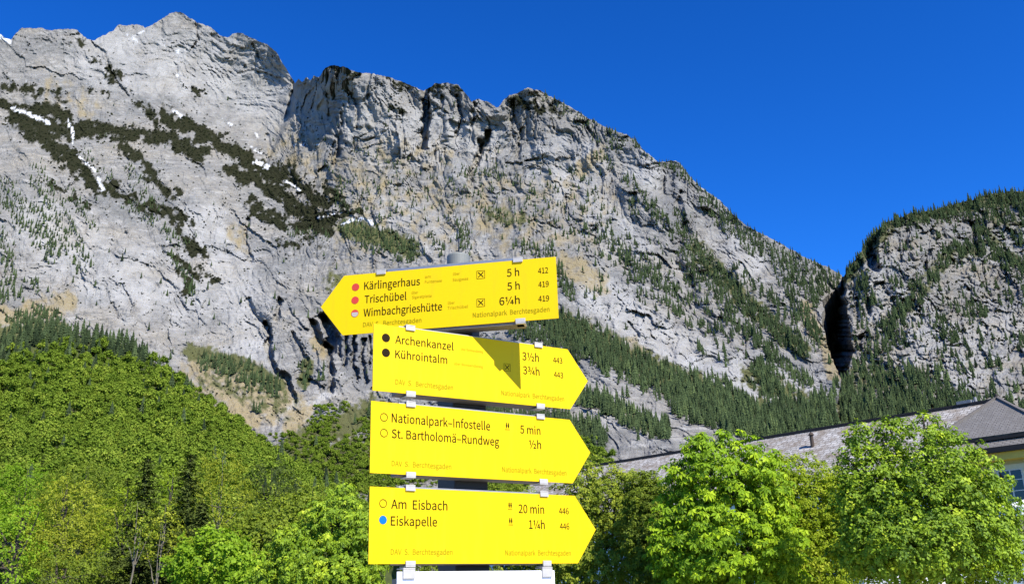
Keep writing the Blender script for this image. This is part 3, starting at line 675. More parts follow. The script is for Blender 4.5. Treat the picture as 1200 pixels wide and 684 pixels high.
# spruces of both mountains
px, py = sample(CONIFER_A, -90, 1000, 90, 528, 160000, 2.4, 11, SKY_A)
ok = (px < EDGE_A(py) - 1) & ((px > 520) | (py < TOP_C(px) + 4))
px, py = px[ok], py[ok]
PA = at(px, py, full_depth_A(px, py) - 3); dA = PA[:, 1]
hA = rng.normal(13.5, 4.5, len(px)).clip(5, 28) * np.interp(dA, [900, 1300, 2000, 2600], [1.0, 1.0, .9, .8]); PA[:, 2] -= hA * .06
px2, py2 = sample(CONIFER_B, 985, 1500, 200, 540, 130000, 2.5, 13, SKY_B)
ok = (px2 > EDGE_B(py2) + 1) & ((px2 > EDGE_B(py2) + 14) | (py2 < 325) | (py2 > 432) | (rng.uniform(0, 1, len(px2)) < .25)); px2, py2 = px2[ok], py2[ok]
PB = at(px2, py2, full_depth_B(px2, py2) - 2); hB = rng.normal(14, 4.5, len(px2)).clip(6, 28); PB[:, 2] -= hB * .06
P = np.concatenate([PA, PB]); H = np.concatenate([hA, hB]); W = rng.uniform(.6, 1.05, len(P))
ppx = np.concatenate([px, px2]); ppy = np.concatenate([py, py2])
low = (ppy > 430) & (ppx > 650)
tint = np.clip(rng.normal(.42, .14, len(P)) + .22 * low * (rng.uniform(0, 1, len(P)) < .6), 0, 1)
print('spruces', len(P))
seen = (ppx > 640) & (ppx < 1195) & ~((ppx > 375) & (ppx < 700) & (ppy > 300) & (ppy < 690)) & (ppy < 505)
forest('spruce', 'spruce_tree', 'dark green spruce on the rocky mountainside above the shingled roof', 'tree', 'spruces on the rocky mountainside', 'mountain_forest',
       'dark spruces scattered over the ledges and slopes of the grey mountains', CONES, SPRUCE_M, P, H, W, tint, H / P[:, 1] * seen, 190)

# broadleaf woods of the left hill
n = 14000
px = rng.uniform(-110, 500, n); t = rng.uniform(0, 1, n) ** 1.0
py = 650 + (TOP_C(px) - 650) * t
cellset = {}; keep = []
PC = at(px, py, depth_C(px, py))
for i in range(n):
    k = (int(PC[i, 0] // 6.5), int(PC[i, 1] // 8))
    if k not in cellset: cellset[k] = 1; keep.append(i)
px, py, PC = px[keep], py[keep], PC[keep]
topc = (py - TOP_C(px) < np.interp(px, [0, 160, 200], [34, 26, 0]) * rng.uniform(.4, 1.25, len(px))) & (px < 175)
stray = rng.uniform(0, 1, len(px)) < np.where(py - TOP_C(px) < 70, .045, .012)
con = topc | stray
PCc = PC[con]; hc = rng.normal(17, 3, len(PCc)).clip(10, 24)
PCb = PC[~con]; hb = rng.normal(10.5, 2.6, len(PCb)).clip(5.5, 17)
print('hill', len(PCc), len(PCb))
pxx, pyy = px[con], py[con]
forest('spruce', 'spruce_tree', 'tall dark spruce in the stand on top of the wooded hill', 'tree', 'spruces on the wooded hill', 'hill_spruces', 'dark spruces along the top of the wooded hill', CONES, SPRUCE_M, PCc, hc, rng.uniform(.8, 1.15, len(PCc)),
       np.clip(rng.normal(.27, .18, len(PCc)), 0, 1), hc / PCc[:, 1] * (pyy < 560), 110)
pxx, pyy = px[~con], py[~con]
hilltint = np.clip(rng.normal(.5, .3, len(PCb)) + .25 * perlin(pxx / 60, pyy / 30, 9), 0, 1)
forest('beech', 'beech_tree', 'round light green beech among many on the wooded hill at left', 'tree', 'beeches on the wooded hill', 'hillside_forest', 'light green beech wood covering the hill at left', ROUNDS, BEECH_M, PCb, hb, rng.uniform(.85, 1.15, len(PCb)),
       hilltint, hb / PCb[:, 1] * ((pyy < 575) & (pxx > 5) & (pxx < 430)), 300)

# broadleaf bushes at the foot of the wall behind the signs
px, py = sample(BROAD_A, 310, 720, 470, 600, 12000, 4.2, 21, SKY_A)
ok = (py < TOP_C(px) + 6) | (px > 500); px, py = px[ok], py[ok]
PD = at(px, py, full_depth_A(px, py) - 3); hd = rng.normal(8.5, 2, len(px)).clip(5, 13)
PD[:, 2] -= 1
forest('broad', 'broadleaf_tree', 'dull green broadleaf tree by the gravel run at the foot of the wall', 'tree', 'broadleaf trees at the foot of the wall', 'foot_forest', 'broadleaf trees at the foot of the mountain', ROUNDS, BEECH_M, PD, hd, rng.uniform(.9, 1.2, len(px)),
       np.clip(rng.normal(.5, .2, len(px)), 0, 1), hd / PD[:, 1], 300)

# dwarf pine: dark cushions matted over the ledges, and small bushes along the cracks
n = 70000
qx = rng.uniform(-60, 640, n); qy = rng.uniform(70, 370, n)
qxw = qx + 8 * fbm(qx / 17, qy / 17, 3, 71, .6); qyw = qy + 6 * fbm(qx / 17 + 5, qy / 17, 3, 72, .6)
m = np.clip((strokes(qxw, qyw, [(r * 1.08, a, q) for r, a, q in SCRUB]) * 1.1 - .88 * blotch(qx, qy, 9, 51)) * 5, 0, 1)
ok = (rng.uniform(0, 1, n) < m * .55) & (strokes(qx + 1.5 * fbm(qx / 6, qy / 6, 2, 53), qy, SNOW) < .4) & (qy > SKY_A(qx) + 2)
halo = strokes(qxw, qyw, [(r * 2.2, a, q) for r, a, q in SCRUB])                # the scrub thins out round its patches
ok |= (rng.uniform(0, 1, n) < .10 * halo * (blotch(qx, qy, 12, 67) > .42)) & (qy > SKY_A(qx) + 2)
sx_, sy_ = qx[ok], qy[ok]; n_mat = len(sx_)
qx = rng.uniform(-60, 985, n); qy = rng.uniform(95, 500, n)
v = .5 * blotch(qx, qy, 40, 61) + .5 * ridged(qx / 16, qy / 11, 2, 62)
ok = (v > .64) & (rng.uniform(0, 1, n) < .17 * sstep(60, 330, qx + .6 * (qy - 100))) & (qy > SKY_A(qx) + 4) & (qx < EDGE_A(qy) - 2) & ((qx > 500) | (qy < TOP_C(qx)))
sx_ = np.concatenate([sx_, qx[ok]]); sy_ = np.concatenate([sy_, qy[ok]])
PS = at(sx_, sy_, full_depth_A(sx_, sy_) - 1.5); pxm = PS[:, 1] / F
hs = pxm * rng.uniform(1.0, 3.0, len(PS)) * np.where(np.arange(len(PS)) < n_mat, 1.0, .75)
qx = rng.uniform(985, 1400, 30000); qy = rng.uniform(215, 490, 30000)
v = .5 * blotch(qx, qy, 40, 63) + .5 * ridged(qx / 15, qy / 12, 2, 64)
ok = (v > .58) & (rng.uniform(0, 1, 30000) < .2) & (qy > SKY_B(qx) + 4) & (qx > EDGE_B(qy) + 2)
PS2 = at(qx[ok], qy[ok], full_depth_B(qx[ok], qy[ok]) - 1.5); hs2 = PS2[:, 1] / F * rng.uniform(1.5, 3.2, len(PS2))
PS = np.concatenate([PS, PS2]); hs = np.concatenate([hs, hs2]); print('shrubs', len(PS))
me = scatter_mesh('dwarf_pine_scrub', SHRUBS, rng.integers(0, 6, len(PS)), PS, hs, rng.uniform(0, 6.28, len(PS)), rng.uniform(.9, 1.5, len(PS)), SCRUB_M, np.clip(rng.normal(.4, .25, len(PS)), 0, 1))
tag(mesh_obj('dwarf_pine_scrub', me), 'dark dwarf pine scrub matted over the ledges of the grey mountain wall', 'scrub', None, 'stuff')

# ------------------------------------------------------------------ the house with the shingled roof
def simple_mat(name, col, rough=.6, metal=0.0, spec=.4, var=.12, scale=8.0, bump=0.0):
    t = NT(name); co = t.coord(); n = t.noise(co, scale, 4, .6)
    lo = tuple(c * (1 - var) for c in col); hi = tuple(min(1, c * (1 + var)) for c in col)
    return t.principled(t.ramp(n, [(.3, lo), (.7, hi)]), rough, metal, t.bump(n, bump, .01) if bump else None, spec)

def shingle_mat(name, a, b, c3, stain, row=.16):
    """rows of wooden shingles: object X along the eave, object Y up the slope"""
    t = NT(name); co = t.coord()
    br = t.n('ShaderNodeTexBrick'); t.l(co, br.inputs['Vector'])
    br.inputs['Scale'].default_value = 1.0; br.inputs['Brick Width'].default_value = .34; br.inputs['Row Height'].default_value = row
    br.inputs['Mortar Size'].default_value = .018; br.inputs['Mortar Smooth'].default_value = .3; br.inputs['Bias'].default_value = .1
    br.offset = .37
    br.inputs['Color1'].default_value = (*a, 1); br.inputs['Color2'].default_value = (*b, 1); br.inputs['Mortar'].default_value = (.05, .045, .04, 1)
    n = t.noise(co, 1.3, 5, .7); n2 = t.noise(co, 5, 5, .75)
    c = t.mix(t.ramp(n, [(.44, (0, 0, 0)), (.6, (.85, .85, .85))]), br.outputs['Color'], c3)
    c = t.mix(t.ramp(n2, [(.55, (0, 0, 0)), (.68, (.8, .8, .8))]), c, stain)
    return t.principled(c, .75, spec=.3, normal=t.bump(br.outputs['Fac'], .7, -.03))

SH_LIGHT = shingle_mat('weathered_silver_shingles', (.30, .288, .262), (.46, .445, .41), (.19, .155, .115), (.10, .07, .045), .26)
SH_DARK = shingle_mat('grey_shingles', (.185, .178, .162), (.235, .225, .205), (.145, .137, .122), (.11, .10, .085), .12)
WOOD_D = simple_mat('dark_wood', (.025, .02, .017), .8)
PLASTER_Y = simple_mat('yellow_plaster', (.60, .49, .25), .9, var=.06, scale=2)
CORNICE_Y = simple_mat('cornice_paint', (.72, .47, .09), .8, var=.05, scale=2)
PLASTER_W = simple_mat('white_plaster', (.80, .80, .78), .9, var=.04, scale=1.5)
TRIM = simple_mat('pale_trim', (.66, .60, .42), .8, var=.05)
GLASS_D = NT('window_glass').principled((.012, .014, .018), .08, spec=.6)
FRAME_W = simple_mat('window_frame_paint', (.62, .60, .55), .6, var=.04)

class MB:
    """collects boxes, prisms and tubes into one mesh"""
    def __init__(s): s.bm = bmesh.new()
    def box(s, x0, x1, y0, y1, z0, z1, bev=0.0):
        r = bmesh.ops.create_cube(s.bm, size=1.0)
        for v in r['verts']: v.co = (x0 + (v.co.x + .5) * (x1 - x0), y0 + (v.co.y + .5) * (y1 - y0), z0 + (v.co.z + .5) * (z1 - z0))
        if bev > 0:
            ed = list({e for v in r['verts'] for e in v.link_edges})
            bmesh.ops.bevel(s.bm, geom=ed, offset=bev, segments=2, profile=.5, affect='EDGES')
        return s
    def cyl(s, p, r0, r1, h, seg=20, axis='Z'):
        r = bmesh.ops.create_cone(s.bm, cap_ends=True, segments=seg, radius1=r0, radius2=r1, depth=h)
        for v in r['verts']:
            c = v.co.copy()
            c.z += h / 2
            if axis == 'Y': c = Vector((c.x, c.z, c.y))
            v.co = c + Vector(p)
        return s
    def lathe(s, p, prof, seg=24):
        rings = []
        for r, z in prof:
            rings.append([s.bm.verts.new((p[0] + r * math.cos(6.2831853 * i / seg), p[1] + r * math.sin(6.2831853 * i / seg), p[2] + z)) for i in range(seg)])
        for a, b in zip(rings[:-1], rings[1:]):
            for i in range(seg): s.bm.faces.new((a[i], a[(i + 1) % seg], b[(i + 1) % seg], b[i]))
        s.bm.faces.new(rings[0][::-1]); s.bm.faces.new(rings[-1])
        return s
    def prism(s, pts, y0, y1):
        """outline in XZ, carried from y0 to y1"""
        a = [s.bm.verts.new((x, y0, z)) for x, z in pts]; b = [s.bm.verts.new((x, y1, z)) for x, z in pts]
        n = len(pts); s.bm.faces.new(a); s.bm.faces.new(b[::-1])
        for i in range(n): s.bm.faces.new((a[(i + 1) % n], a[i], b[i], b[(i + 1) % n]))
        return s
    def poly(s, pts):
        s.bm.faces.new([s.bm.verts.new(p) for p in pts]); return s
    def build(s, name, mat, parent=None, smooth=False):
        bmesh.ops.recalc_face_normals(s.bm, faces=s.bm.faces)
        me = bpy.data.meshes.new(name); s.bm.to_mesh(me); s.bm.free(); me.materials.append(mat)
        if smooth: me.polygons.foreach_set('use_smooth', np.full(len(me.polygons), True))
        return mesh_obj(name, me, parent)

HA = math.radians(44)
# house frame: X runs along the ridge towards the right and nearer, Y runs away from the viewer's side, Z up; origin on the ground under the apex
apex = at(1168, 466, 45.0); HZ = float(apex[2])
house = empty('house', (float(apex[0]), 45.0, 0), HA - math.pi / 2)
tag(house, 'old house with grey wooden shingle roof and yellow upper wall behind the trees', 'house')
def sloped(name, mat, origin, ex, ey, pts, parent, th=.07):
    """a roof slab: ex along the eave, ey up the slope, outline pts in that plane"""
    ex = Vector(ex).normalized(); ey = Vector(ey).normalized(); ez = ex.cross(ey)
    b = MB(); lo = [b.bm.verts.new((x, y, -th)) for x, y in pts]; hi = [b.bm.verts.new((x, y, 0)) for x, y in pts]
    n = len(pts); b.bm.faces.new(hi); b.bm.faces.new(lo[::-1])
    for i in range(n): b.bm.faces.new((lo[i], lo[(i + 1) % n], hi[(i + 1) % n], hi[i]))
    o = b.build(name, mat, parent)
    o.matrix_local = Matrix([[ex[i], ey[i], ez[i], origin[i]] for i in range(3)] + [[0, 0, 0, 1]])
    return o
aL, aR, bF = 2.25, 3.3, 3.86; EAVE = HZ - .6 * bF                  # pavilion half widths, depth to the front eave
sl = math.hypot(bF, .6 * bF)
def pav(name, mat, a0, a1, b0, drop0, b1, drop1, parent):
    """four faces of a hipped skirt between two rectangles"""
    b = MB()
    def ring(e, dz): return [(-aL - e, -bF - e, HZ + dz), (aR + e, -bF - e, HZ + dz), (aR + e, bF + e, HZ + dz), (-aL - e, bF + e, HZ + dz)]
    lo, hi = ring(b1, drop1), ring(b0, drop0)
    for i in range(4): b.poly([lo[i], lo[(i + 1) % 4], hi[(i + 1) % 4], hi[i]])
    return b.build(name, mat, parent)
front = sloped('roof', SH_DARK, (0, -bF, EAVE), (1, 0, 0), (0, bF, .6 * bF), [(-aL, 0), (aR, 0), (0, sl)], house)
b = MB()
for tri in ([(aR, -bF, EAVE), (aR, bF, EAVE), (0, 0, HZ)], [(aR, bF, EAVE), (-aL, bF, EAVE), (0, 0, HZ)], [(-aL, bF, EAVE), (-aL, -bF, EAVE), (0, 0, HZ)]): b.poly(tri)
b.build('roof', SH_DARK, house)
def band(name, mat, e0, e1, z0, z1, parent=None):
    b = MB()
    b.box(-aL - e1, aR + e1, -bF - e1, -bF - e0, z0, z1); b.box(-aL - e1, aR + e1, bF + e0, bF + e1, z0, z1)
    b.box(-aL - e1, -aL - e0, -bF - e0 + .002, bF + e0 - .002, z0, z1); b.box(aR + e0, aR + e1, -bF - e0 + .002, bF + e0 - .002, z0, z1)
    return b.build(name, mat, parent or house)
band('eave_board', WOOD_D, -.12, .03, EAVE - .20, EAVE - .075)
pav('eave_skirt', SH_DARK, 0, 0, -.10, EAVE - .22 - HZ, .42, EAVE - .56 - HZ, house)
band('fascia', WOOD_D, .30, .46, EAVE - .80, EAVE - .57)
band('cornice', CORNICE_Y, -.30, .27, EAVE - 1.12, EAVE - .78)
b = MB(); b.box(-aL + .3, aR - .3, -bF + .3, bF - .3, 3.55, EAVE - 1.0); upper = b.build('upper_wall', PLASTER_Y, house)
b = MB(); b.box(-aL + .22, aR - .22, -bF + .22, bF - .22, 0, 3.55); lower = b.build('lower_wall', PLASTER_W, house)
b = MB(); b.box(-aL + .24, aR - .24, -bF + .24, bF - .24, 3.552, 3.75); b.build('string_course', TRIM, house)
def house_window(x, z0, z1, w, parent):
    y = -bF + .3
    b = MB(); b.box(x - w / 2 - .2, x - w / 2, y - .05, y + .02, z0 - .2, z1 + .2); b.box(x + w / 2, x + w / 2 + .2, y - .05, y + .02, z0 - .2, z1 + .2)
    b.box(x - w / 2, x + w / 2, y - .05, y + .02, z1, z1 + .2); b.box(x - w / 2, x + w / 2, y - .07, y + .02, z0 - .2, z0)
    o = b.build('window', TRIM, parent)
    b = MB(); f = .06
    b.box(x - w / 2, x - w / 2 + f, y - .03, y + .01, z0, z1); b.box(x + w / 2 - f, x + w / 2, y - .03, y + .01, z0, z1); b.box(x - f / 2, x + f / 2, y - .032, y + .01, z0 + f, z1 - f)
    b.box(x - w / 2 + f, x + w / 2 - f, y - .03, y + .01, z0, z0 + f); b.box(x - w / 2 + f, x + w / 2 - f, y - .03, y + .01, z1 - f, z1)
    for k in (1, 2):
        zz = z0 + (z1 - z0) * k / 3; b.box(x - w / 2 + f, x - f / 2, y - .028, y + .01, zz - .02, zz + .02); b.box(x + f / 2, x + w / 2 - f, y - .028, y + .01, zz - .02, zz + .02)
    b.build('frame', FRAME_W, o)
    b = MB(); b.box(x - w / 2 + .01, x + w / 2 - .01, y - .012, y - .004, z0 + .01, z1 - .01); b.build('pane', GLASS_D, o)
WX, WZ0, WZ1 = 1.15, 5.15, 6.55
house_window(WX, WZ0, WZ1, 1.05, house); house_window(WX, 1.2, 2.6, 1.05, house)
# long wing to the left
LW = 31.0; hw = 6.2; dz = .62 * hw
sloped('wing_roof', SH_LIGHT, (-LW, -hw, HZ - .12 - dz), (1, 0, 0), (0, hw, dz), [(0, 0), (LW, 0), (LW, math.hypot(hw, dz)), (0, math.hypot(hw, dz))], house)
b = MB(); b.poly([(-LW, 0, HZ - .12), (0, 0, HZ - .12), (0, hw, HZ - .12 - dz), (-LW, hw, HZ - .12 - dz)]); b.build('wing_roof', SH_LIGHT, house)
b = MB(); b.box(-LW - .02, -.2, -.16, .16, HZ - .17, HZ - .03); b.build('ridge_cap', WOOD_D, house)
b = MB(); b.prism([(0, 0)] and [(-LW + .1, 0), (-aL + .2, 0), (-aL + .2, HZ - dz + .2), (-LW + .1, HZ - dz + .2)], -hw + .6, hw - .6); b.build('wing_wall', PLASTER_W, house)
b = MB(); b.cyl((0, 0, HZ - .1), .16, .02, .34, 10); b.build('finial', WOOD_D, house)
b = MB()
for s_ in (-1, 1):
    a_ = Vector((0, 0, HZ + .03)); c_ = Vector((-aL if s_ < 0 else aR, -bF, EAVE + .03)); d_ = c_ - a_
    for k in range(1): pass
    side = d_.cross(Vector((0, 0, 1))).normalized() * .07; up = Vector((0, 0, .05))
    vs = [b.bm.verts.new(p) for p in (a_ - side - up, a_ + side - up, a_ + side + up, a_ - side + up, c_ - side - up, c_ + side - up, c_ + side + up, c_ - side + up)]
    for f in ((0, 1, 2, 3), (4, 5, 6, 7), (0, 1, 5, 4), (1, 2, 6, 5), (2, 3, 7, 6), (3, 0, 4, 7)): b.bm.faces.new([vs[i] for i in f])
b.build('hip_cap', simple_mat('weathered_hip_board', (.11, .10, .09), .8), house)
b = MB(); yv = -1.9; zv = HZ - .12 - .62 * 1.9
b.cyl((-8.95, yv, zv - .2), .10, .10, .8, 12); b.cyl((-8.95, yv, zv + .6), .17, .05, .16, 12); b.build('stove_pipe', simple_mat('rusty_pipe', (.05, .035, .025), .8), house)
b = MB(); b.box(-1.85, -1.15, -.2, .2, HZ - .05, HZ + .1); b.cyl((-1.0, 0, HZ - .05), .09, .07, .26, 10); b.build('ridge_vent', simple_mat('grey_tin', (.2, .2, .2), .5), house)

# ------------------------------------------------------------------ white parasols in the garden before the house
CANVAS = simple_mat('white_canvas', (.82, .82, .80), .85, var=.03, scale=3)
POLE_M = simple_mat('parasol_pole', (.55, .55, .53), .5)
def folded_parasol(px, py, D, label):
    p = at(px, py, D); z = float(p[2])
    e = empty('folded_parasol', (float(p[0]), float(p[1]), 0)); tag(e, label, 'parasol', 'folded white parasols in the garden')
    b = MB(); seg = 16; prof = [(.012, z), (.04, z - .10), (.075, z - .35), (.10, z - .8), (.105, z - 1.2), (.085, z - 1.45)]
    rings = []
    for r, zz in prof: rings.append([b.bm.verts.new((r * (1 + .28 * math.cos(8 * 6.2832 * i / seg)) * math.cos(6.2832 * i / seg), r * (1 + .28 * math.cos(8 * 6.2832 * i / seg)) * math.sin(6.2832 * i / seg), zz)) for i in range(seg)])
    for a, c in zip(rings[:-1], rings[1:]):
        for i in range(seg): b.bm.faces.new((a[i], a[(i + 1) % seg], c[(i + 1) % seg], c[i]))
    b.bm.faces.new(rings[0]); b.bm.faces.new(rings[-1][::-1]); b.build('canopy', CANVAS, e)
    b = MB(); b.cyl((0, 0, .06), .022, .022, z - .1, 10); b.build('pole', POLE_M, e)
    b = MB(); b.cyl((0, 0, 0), .28, .26, .06, 20); b.build('base', simple_mat('parasol_base', (.25, .25, .25), .8), e)
folded_parasol(1112, 675, 20, 'folded white parasol left of two others under the big round tree')
folded_parasol(1122, 677, 21.5, 'folded white parasol close beside another one, just right of the dark tree trunk')
folded_parasol(1152, 674, 20.4, 'folded white parasol standing alone under the right side of the round tree')
def open_parasol(px, py, D, r, label):
    p = at(px, py, D); z = float(p[2])
    e = empty('open_parasol', (float(p[0]), float(p[1]), 0), .3); tag(e, label, 'parasol', 'open white parasols in the garden')
    b = MB(); n = 8; drop = .26 * r
    ring = [Vector((r * math.cos(6.2832 * (i + .5) / n), r * math.sin(6.2832 * (i + .5) / n), z - drop)) for i in range(n)]
    t_ = b.bm.verts.new((0, 0, z)); v1 = [b.bm.verts.new(q) for q in ring]; v2 = [b.bm.verts.new(q - Vector((0, 0, .22))) for q in ring]
    for i in range(n): b.bm.faces.new((t_, v1[i], v1[(i + 1) % n])); b.bm.faces.new((v1[i], v2[i], v2[(i + 1) % n], v1[(i + 1) % n]))
    b.build('canopy', CANVAS, e)
    b = MB()
    for q in ring:
        a_ = Vector((0, 0, z - .03)); c_ = q - Vector((0, 0, .02)); s_ = (c_ - a_).cross(Vector((0, 0, 1))).normalized() * .012; u_ = Vector((0, 0, .012))
        vs = [b.bm.verts.new(x_) for x_ in (a_ - s_ - u_, a_ + s_ - u_, a_ + s_, a_ - s_, c_ - s_ - u_, c_ + s_ - u_, c_ + s_, c_ - s_)]
        for f in ((0, 1, 2, 3), (4, 5, 6, 7), (0, 1, 5, 4), (1, 2, 6, 5), (2, 3, 7, 6), (3, 0, 4, 7)): b.bm.faces.new([vs[i] for i in f])
    b.build('ribs', POLE_M, e)
    b = MB(); b.cyl((0, 0, .06), .03, .03, z - .08, 12); b.build('pole', POLE_M, e)
    b = MB(); b.cyl((0, 0, 0), .35, .32, .06, 20); b.build('base', simple_mat('parasol_base', (.25, .25, .25), .8), e)
open_parasol(1222, 578, 27, 1.6, 'open white parasol at the right edge below the window of the yellow wall')
open_parasol(1040, 662, 31, 1.5, 'open white parasol glimpsed under the crown of the round tree')

# ------------------------------------------------------------------ garden trees and the trees of the valley floor
def unit(v): return v / (np.linalg.norm(v, axis=-1, keepdims=True) + 1e-9)

def palmate(rs):
    """horse chestnut leaf: leaflets that hang round the stalk; spans about 1"""
    V, Q = [], []
    k = rs.randint(5, 7)
    for i in range(k):
        a = (i - (k - 1) / 2) * 1.0 + rs.normal(0, .1); L = rs.uniform(.42, .58) * (1 - .12 * abs(i - (k - 1) / 2)); w = L * .24
        d = np.array([math.cos(a), math.sin(a), 0]); s = np.array([-math.sin(a), math.cos(a), 0]); dr = rs.uniform(.12, .34)
        b = len(V)
        V += [d * .03, d * L * .62 - s * w + (0, 0, -dr * .35), d * L + (0, 0, -dr), d * L * .62 + s * w + (0, 0, -dr * .35)]
        Q.append((b, b + 1, b + 2, b + 3))
    return np.array(V), np.array(Q)

def twig(rs, k=5):
    """a twig tip with a few pointed leaves; spans about 1"""
    V, Q = [], []
    for i in range(k):
        a = i * 2.4 + rs.uniform(-.4, .4); o = np.array([rs.uniform(-.2, .35), rs.uniform(-.2, .2), rs.uniform(-.1, .1)])
        d = np.array([math.cos(a), math.sin(a), rs.uniform(-.5, .3)]); s = np.cross(d, [0, 0, 1.0]); s /= np.linalg.norm(s); s[2] += rs.uniform(-.6, .6)
        L = rs.uniform(.34, .52); w = L * .33; b = len(V)
        V += [o, o + d * L * .5 - s * w, o + d * L + (0, 0, -.08), o + d * L * .5 + s * w]; Q.append((b, b + 1, b + 2, b + 3))
    return np.array(V), np.array(Q)

_rs = np.random.RandomState(5)
PALM = [palmate(_rs) for _ in range(6)]; TWIG = [twig(_rs) for _ in range(6)]; SPRAY = [twig(_rs, 3) for _ in range(6)]

def place_leaves(protos, P, N, S, rs, tint):
    """one array mesh of leaf groups at P, facing N, size S"""
    up = np.tile([0, 0, 1.0], (len(P), 1)); t = unit(np.cross(N, unit(up + rs.normal(0, .6, (len(P), 3))))); b = np.cross(N, t)
    # turn so that the leaf hangs outwards
    R = np.stack([b, t, N], -1)
    which = rs.randint(0, len(protos), len(P)); Vs, Qs, Ts = [], [], []; off = 0
    for k, (V, Q) in enumerate(protos):
        idx = np.nonzero(which == k)[0]
        if not len(idx): continue
        A = np.einsum('nij,vj->nvi', R[idx], V) * S[idx][:, None, None] + P[idx][:, None, :]
        Vs.append(A.reshape(-1, 3)); Qs.append((Q[None] + (np.arange(len(idx)) * len(V))[:, None, None] + off).reshape(-1, Q.shape[1])); off += len(idx) * len(V)
        tt = np.repeat(tint[idx], len(Q)); Ts.append(np.clip(tt + rs.normal(0, .05, len(tt)), 0, 1))
    return np.concatenate(Vs), np.concatenate(Qs), np.concatenate(Ts)

def limbs(paths, seg=7):
    """tapered branches as tubes; paths: list of (points, radii)"""
    Vs, Qs = [], []; off = 0
    for pts, rad in paths:
        pts = np.array(pts, float); n = len(pts); ring = []
        for i in range(n):
            d = unit(pts[min(i + 1, n - 1)] - pts[max(i - 1, 0)]); u = unit(np.cross(d, [.3, .9, .2])); v = np.cross(d, u)
            a = np.arange(seg) * 2 * np.pi / seg
            ring.append(pts[i] + rad[i] * (np.cos(a)[:, None] * u + np.sin(a)[:, None] * v))
        Vs.append(np.concatenate(ring))
        for i in range(n - 1):
            for j in range(seg): Qs.append((off + i * seg + j, off + i * seg + (j + 1) % seg, off + (i + 1) * seg + (j + 1) % seg, off + (i + 1) * seg + j))
        off += n * seg
    return np.concatenate(Vs), np.array(Qs)

def crooked(a, b, n, wob, rs):
    t = np.linspace(0, 1, n)[:, None]; p = np.array(a) * (1 - t) + np.array(b) * t
    p[1:-1] += rs.normal(0, wob, (n - 2, 3)); return p

def leafy_tree(name, label, base, lobes, leaf, protos, n, size, bark, trunk_r, seed, group=None, tuft=None, pitch=1.0, flat=.6, droop=.25, up=.55, shell=.55, gap=.35, spread=.5, clumps=60, fork=.35, tint0=.5, cat='tree', bare=0):
    """lobes: (x, y, z, rx, ry, rz) relative to the base; leaves gather in clumps on and in the lobes"""
    rs = np.random.RandomState(seed)
    e = empty(name, (float(base[0]), float(base[1]), float(base[2]) if len(base) > 2 else 0)); tag(e, label, cat, group)
    lobes = np.array(lobes, float); vol = (lobes[:, 3] * lobes[:, 4] * lobes[:, 5]) ** .67; vol /= vol.sum()
    tuft = tuft or size * 1.15; per = 9
    cc, cn, cs, ct = [], [], [], []; cells = {}
    for L, f in zip(lobes, vol):
        want = max(4, int(n * f / per)); k = want * 4
        d = unit(rs.normal(size=(k, 3))); r = shell + (1 - shell) * rs.uniform(0, 1, k) ** .6
        bulge = 1 + .10 * perlin(d[:, 0] * 2.3 + seed, d[:, 2] * 2.3 + d[:, 1], seed)
        C = d * (r * bulge)[:, None] * L[3:6] + L[:3]; got = 0
        for j in range(k):                                             # tufts keep a little apart, so that shade shows between them
            key = tuple((C[j] / (tuft * pitch)).astype(int))
            if key in cells: continue
            cells[key] = 1; got += 1
            if got > want: break
            m = rs.randint(per - 4, per + 4); cl = rs.normal(0, 1)
            q = unit(rs.normal(size=(m, 3))) * (rs.uniform(0, 1, (m, 1)) ** .5) * tuft * rs.uniform(.7, 1.25); q[:, 2] *= flat
            P = C[j] + q; P[:, 2] -= droop * (q[:, 0] ** 2 + q[:, 1] ** 2) / tuft
            out = unit((P - L[:3]) / L[3:6]); rad_ = unit(q + 1e-4)
            N = unit(out * .5 + rad_ * .35 + np.array([.16, -.22, up * .8]) + rs.normal(0, .28, (m, 3)))
            cc.append(P); cn.append(N); cs.append(size * rs.uniform(.65, 1.25, m)); ct.append(np.clip(tint0 + .14 * cl + rs.normal(0, .14, m), 0, 1))
    P = np.concatenate(cc); N = np.concatenate(cn); S = np.concatenate(cs); T = np.concatenate(ct)
    keep = (perlin(P[:, 0] / (size * 5) + P[:, 2] / (size * 5), P[:, 2] / (size * 4) - P[:, 1] / (size * 5), seed) > -1 + gap) & (P[:, 2] > .3)
    V, Q, t = place_leaves(protos, P[keep], N[keep], S[keep], rs, T[keep])
    mesh_obj('crown', np_mesh('crown', V, Q, leaf, fattr={'tint': t}), e)
    # trunk and boughs reach into every lobe
    zc = lobes[:, 2].min(); top = lobes[lobes[:, 2].argmax()]
    zf = max(.4, (top[2]) * fork)
    tr = crooked((0, 0, -.05), (top[0] * .8, top[1] * .8, top[2] + top[5] * .55), 8, trunk_r * .5, rs)
    paths = [(tr, np.linspace(trunk_r, trunk_r * .14, 8))]
    for L in lobes:
        for q in range(2):
            k = rs.randint(3, 6); s_ = tr[k]; d = unit(rs.normal(size=3)) * .6 * L[3:6] + L[:3]
            if d[2] < s_[2]: d[2] = s_[2] + .1
            paths.append((crooked(s_, d, 5, trunk_r * .6, rs), np.linspace(trunk_r * .5, trunk_r * .08, 5)))
    V, Q = limbs(paths); me = np_mesh('trunk', V, Q, bark, True); mesh_obj('trunk', me, e)
    return e

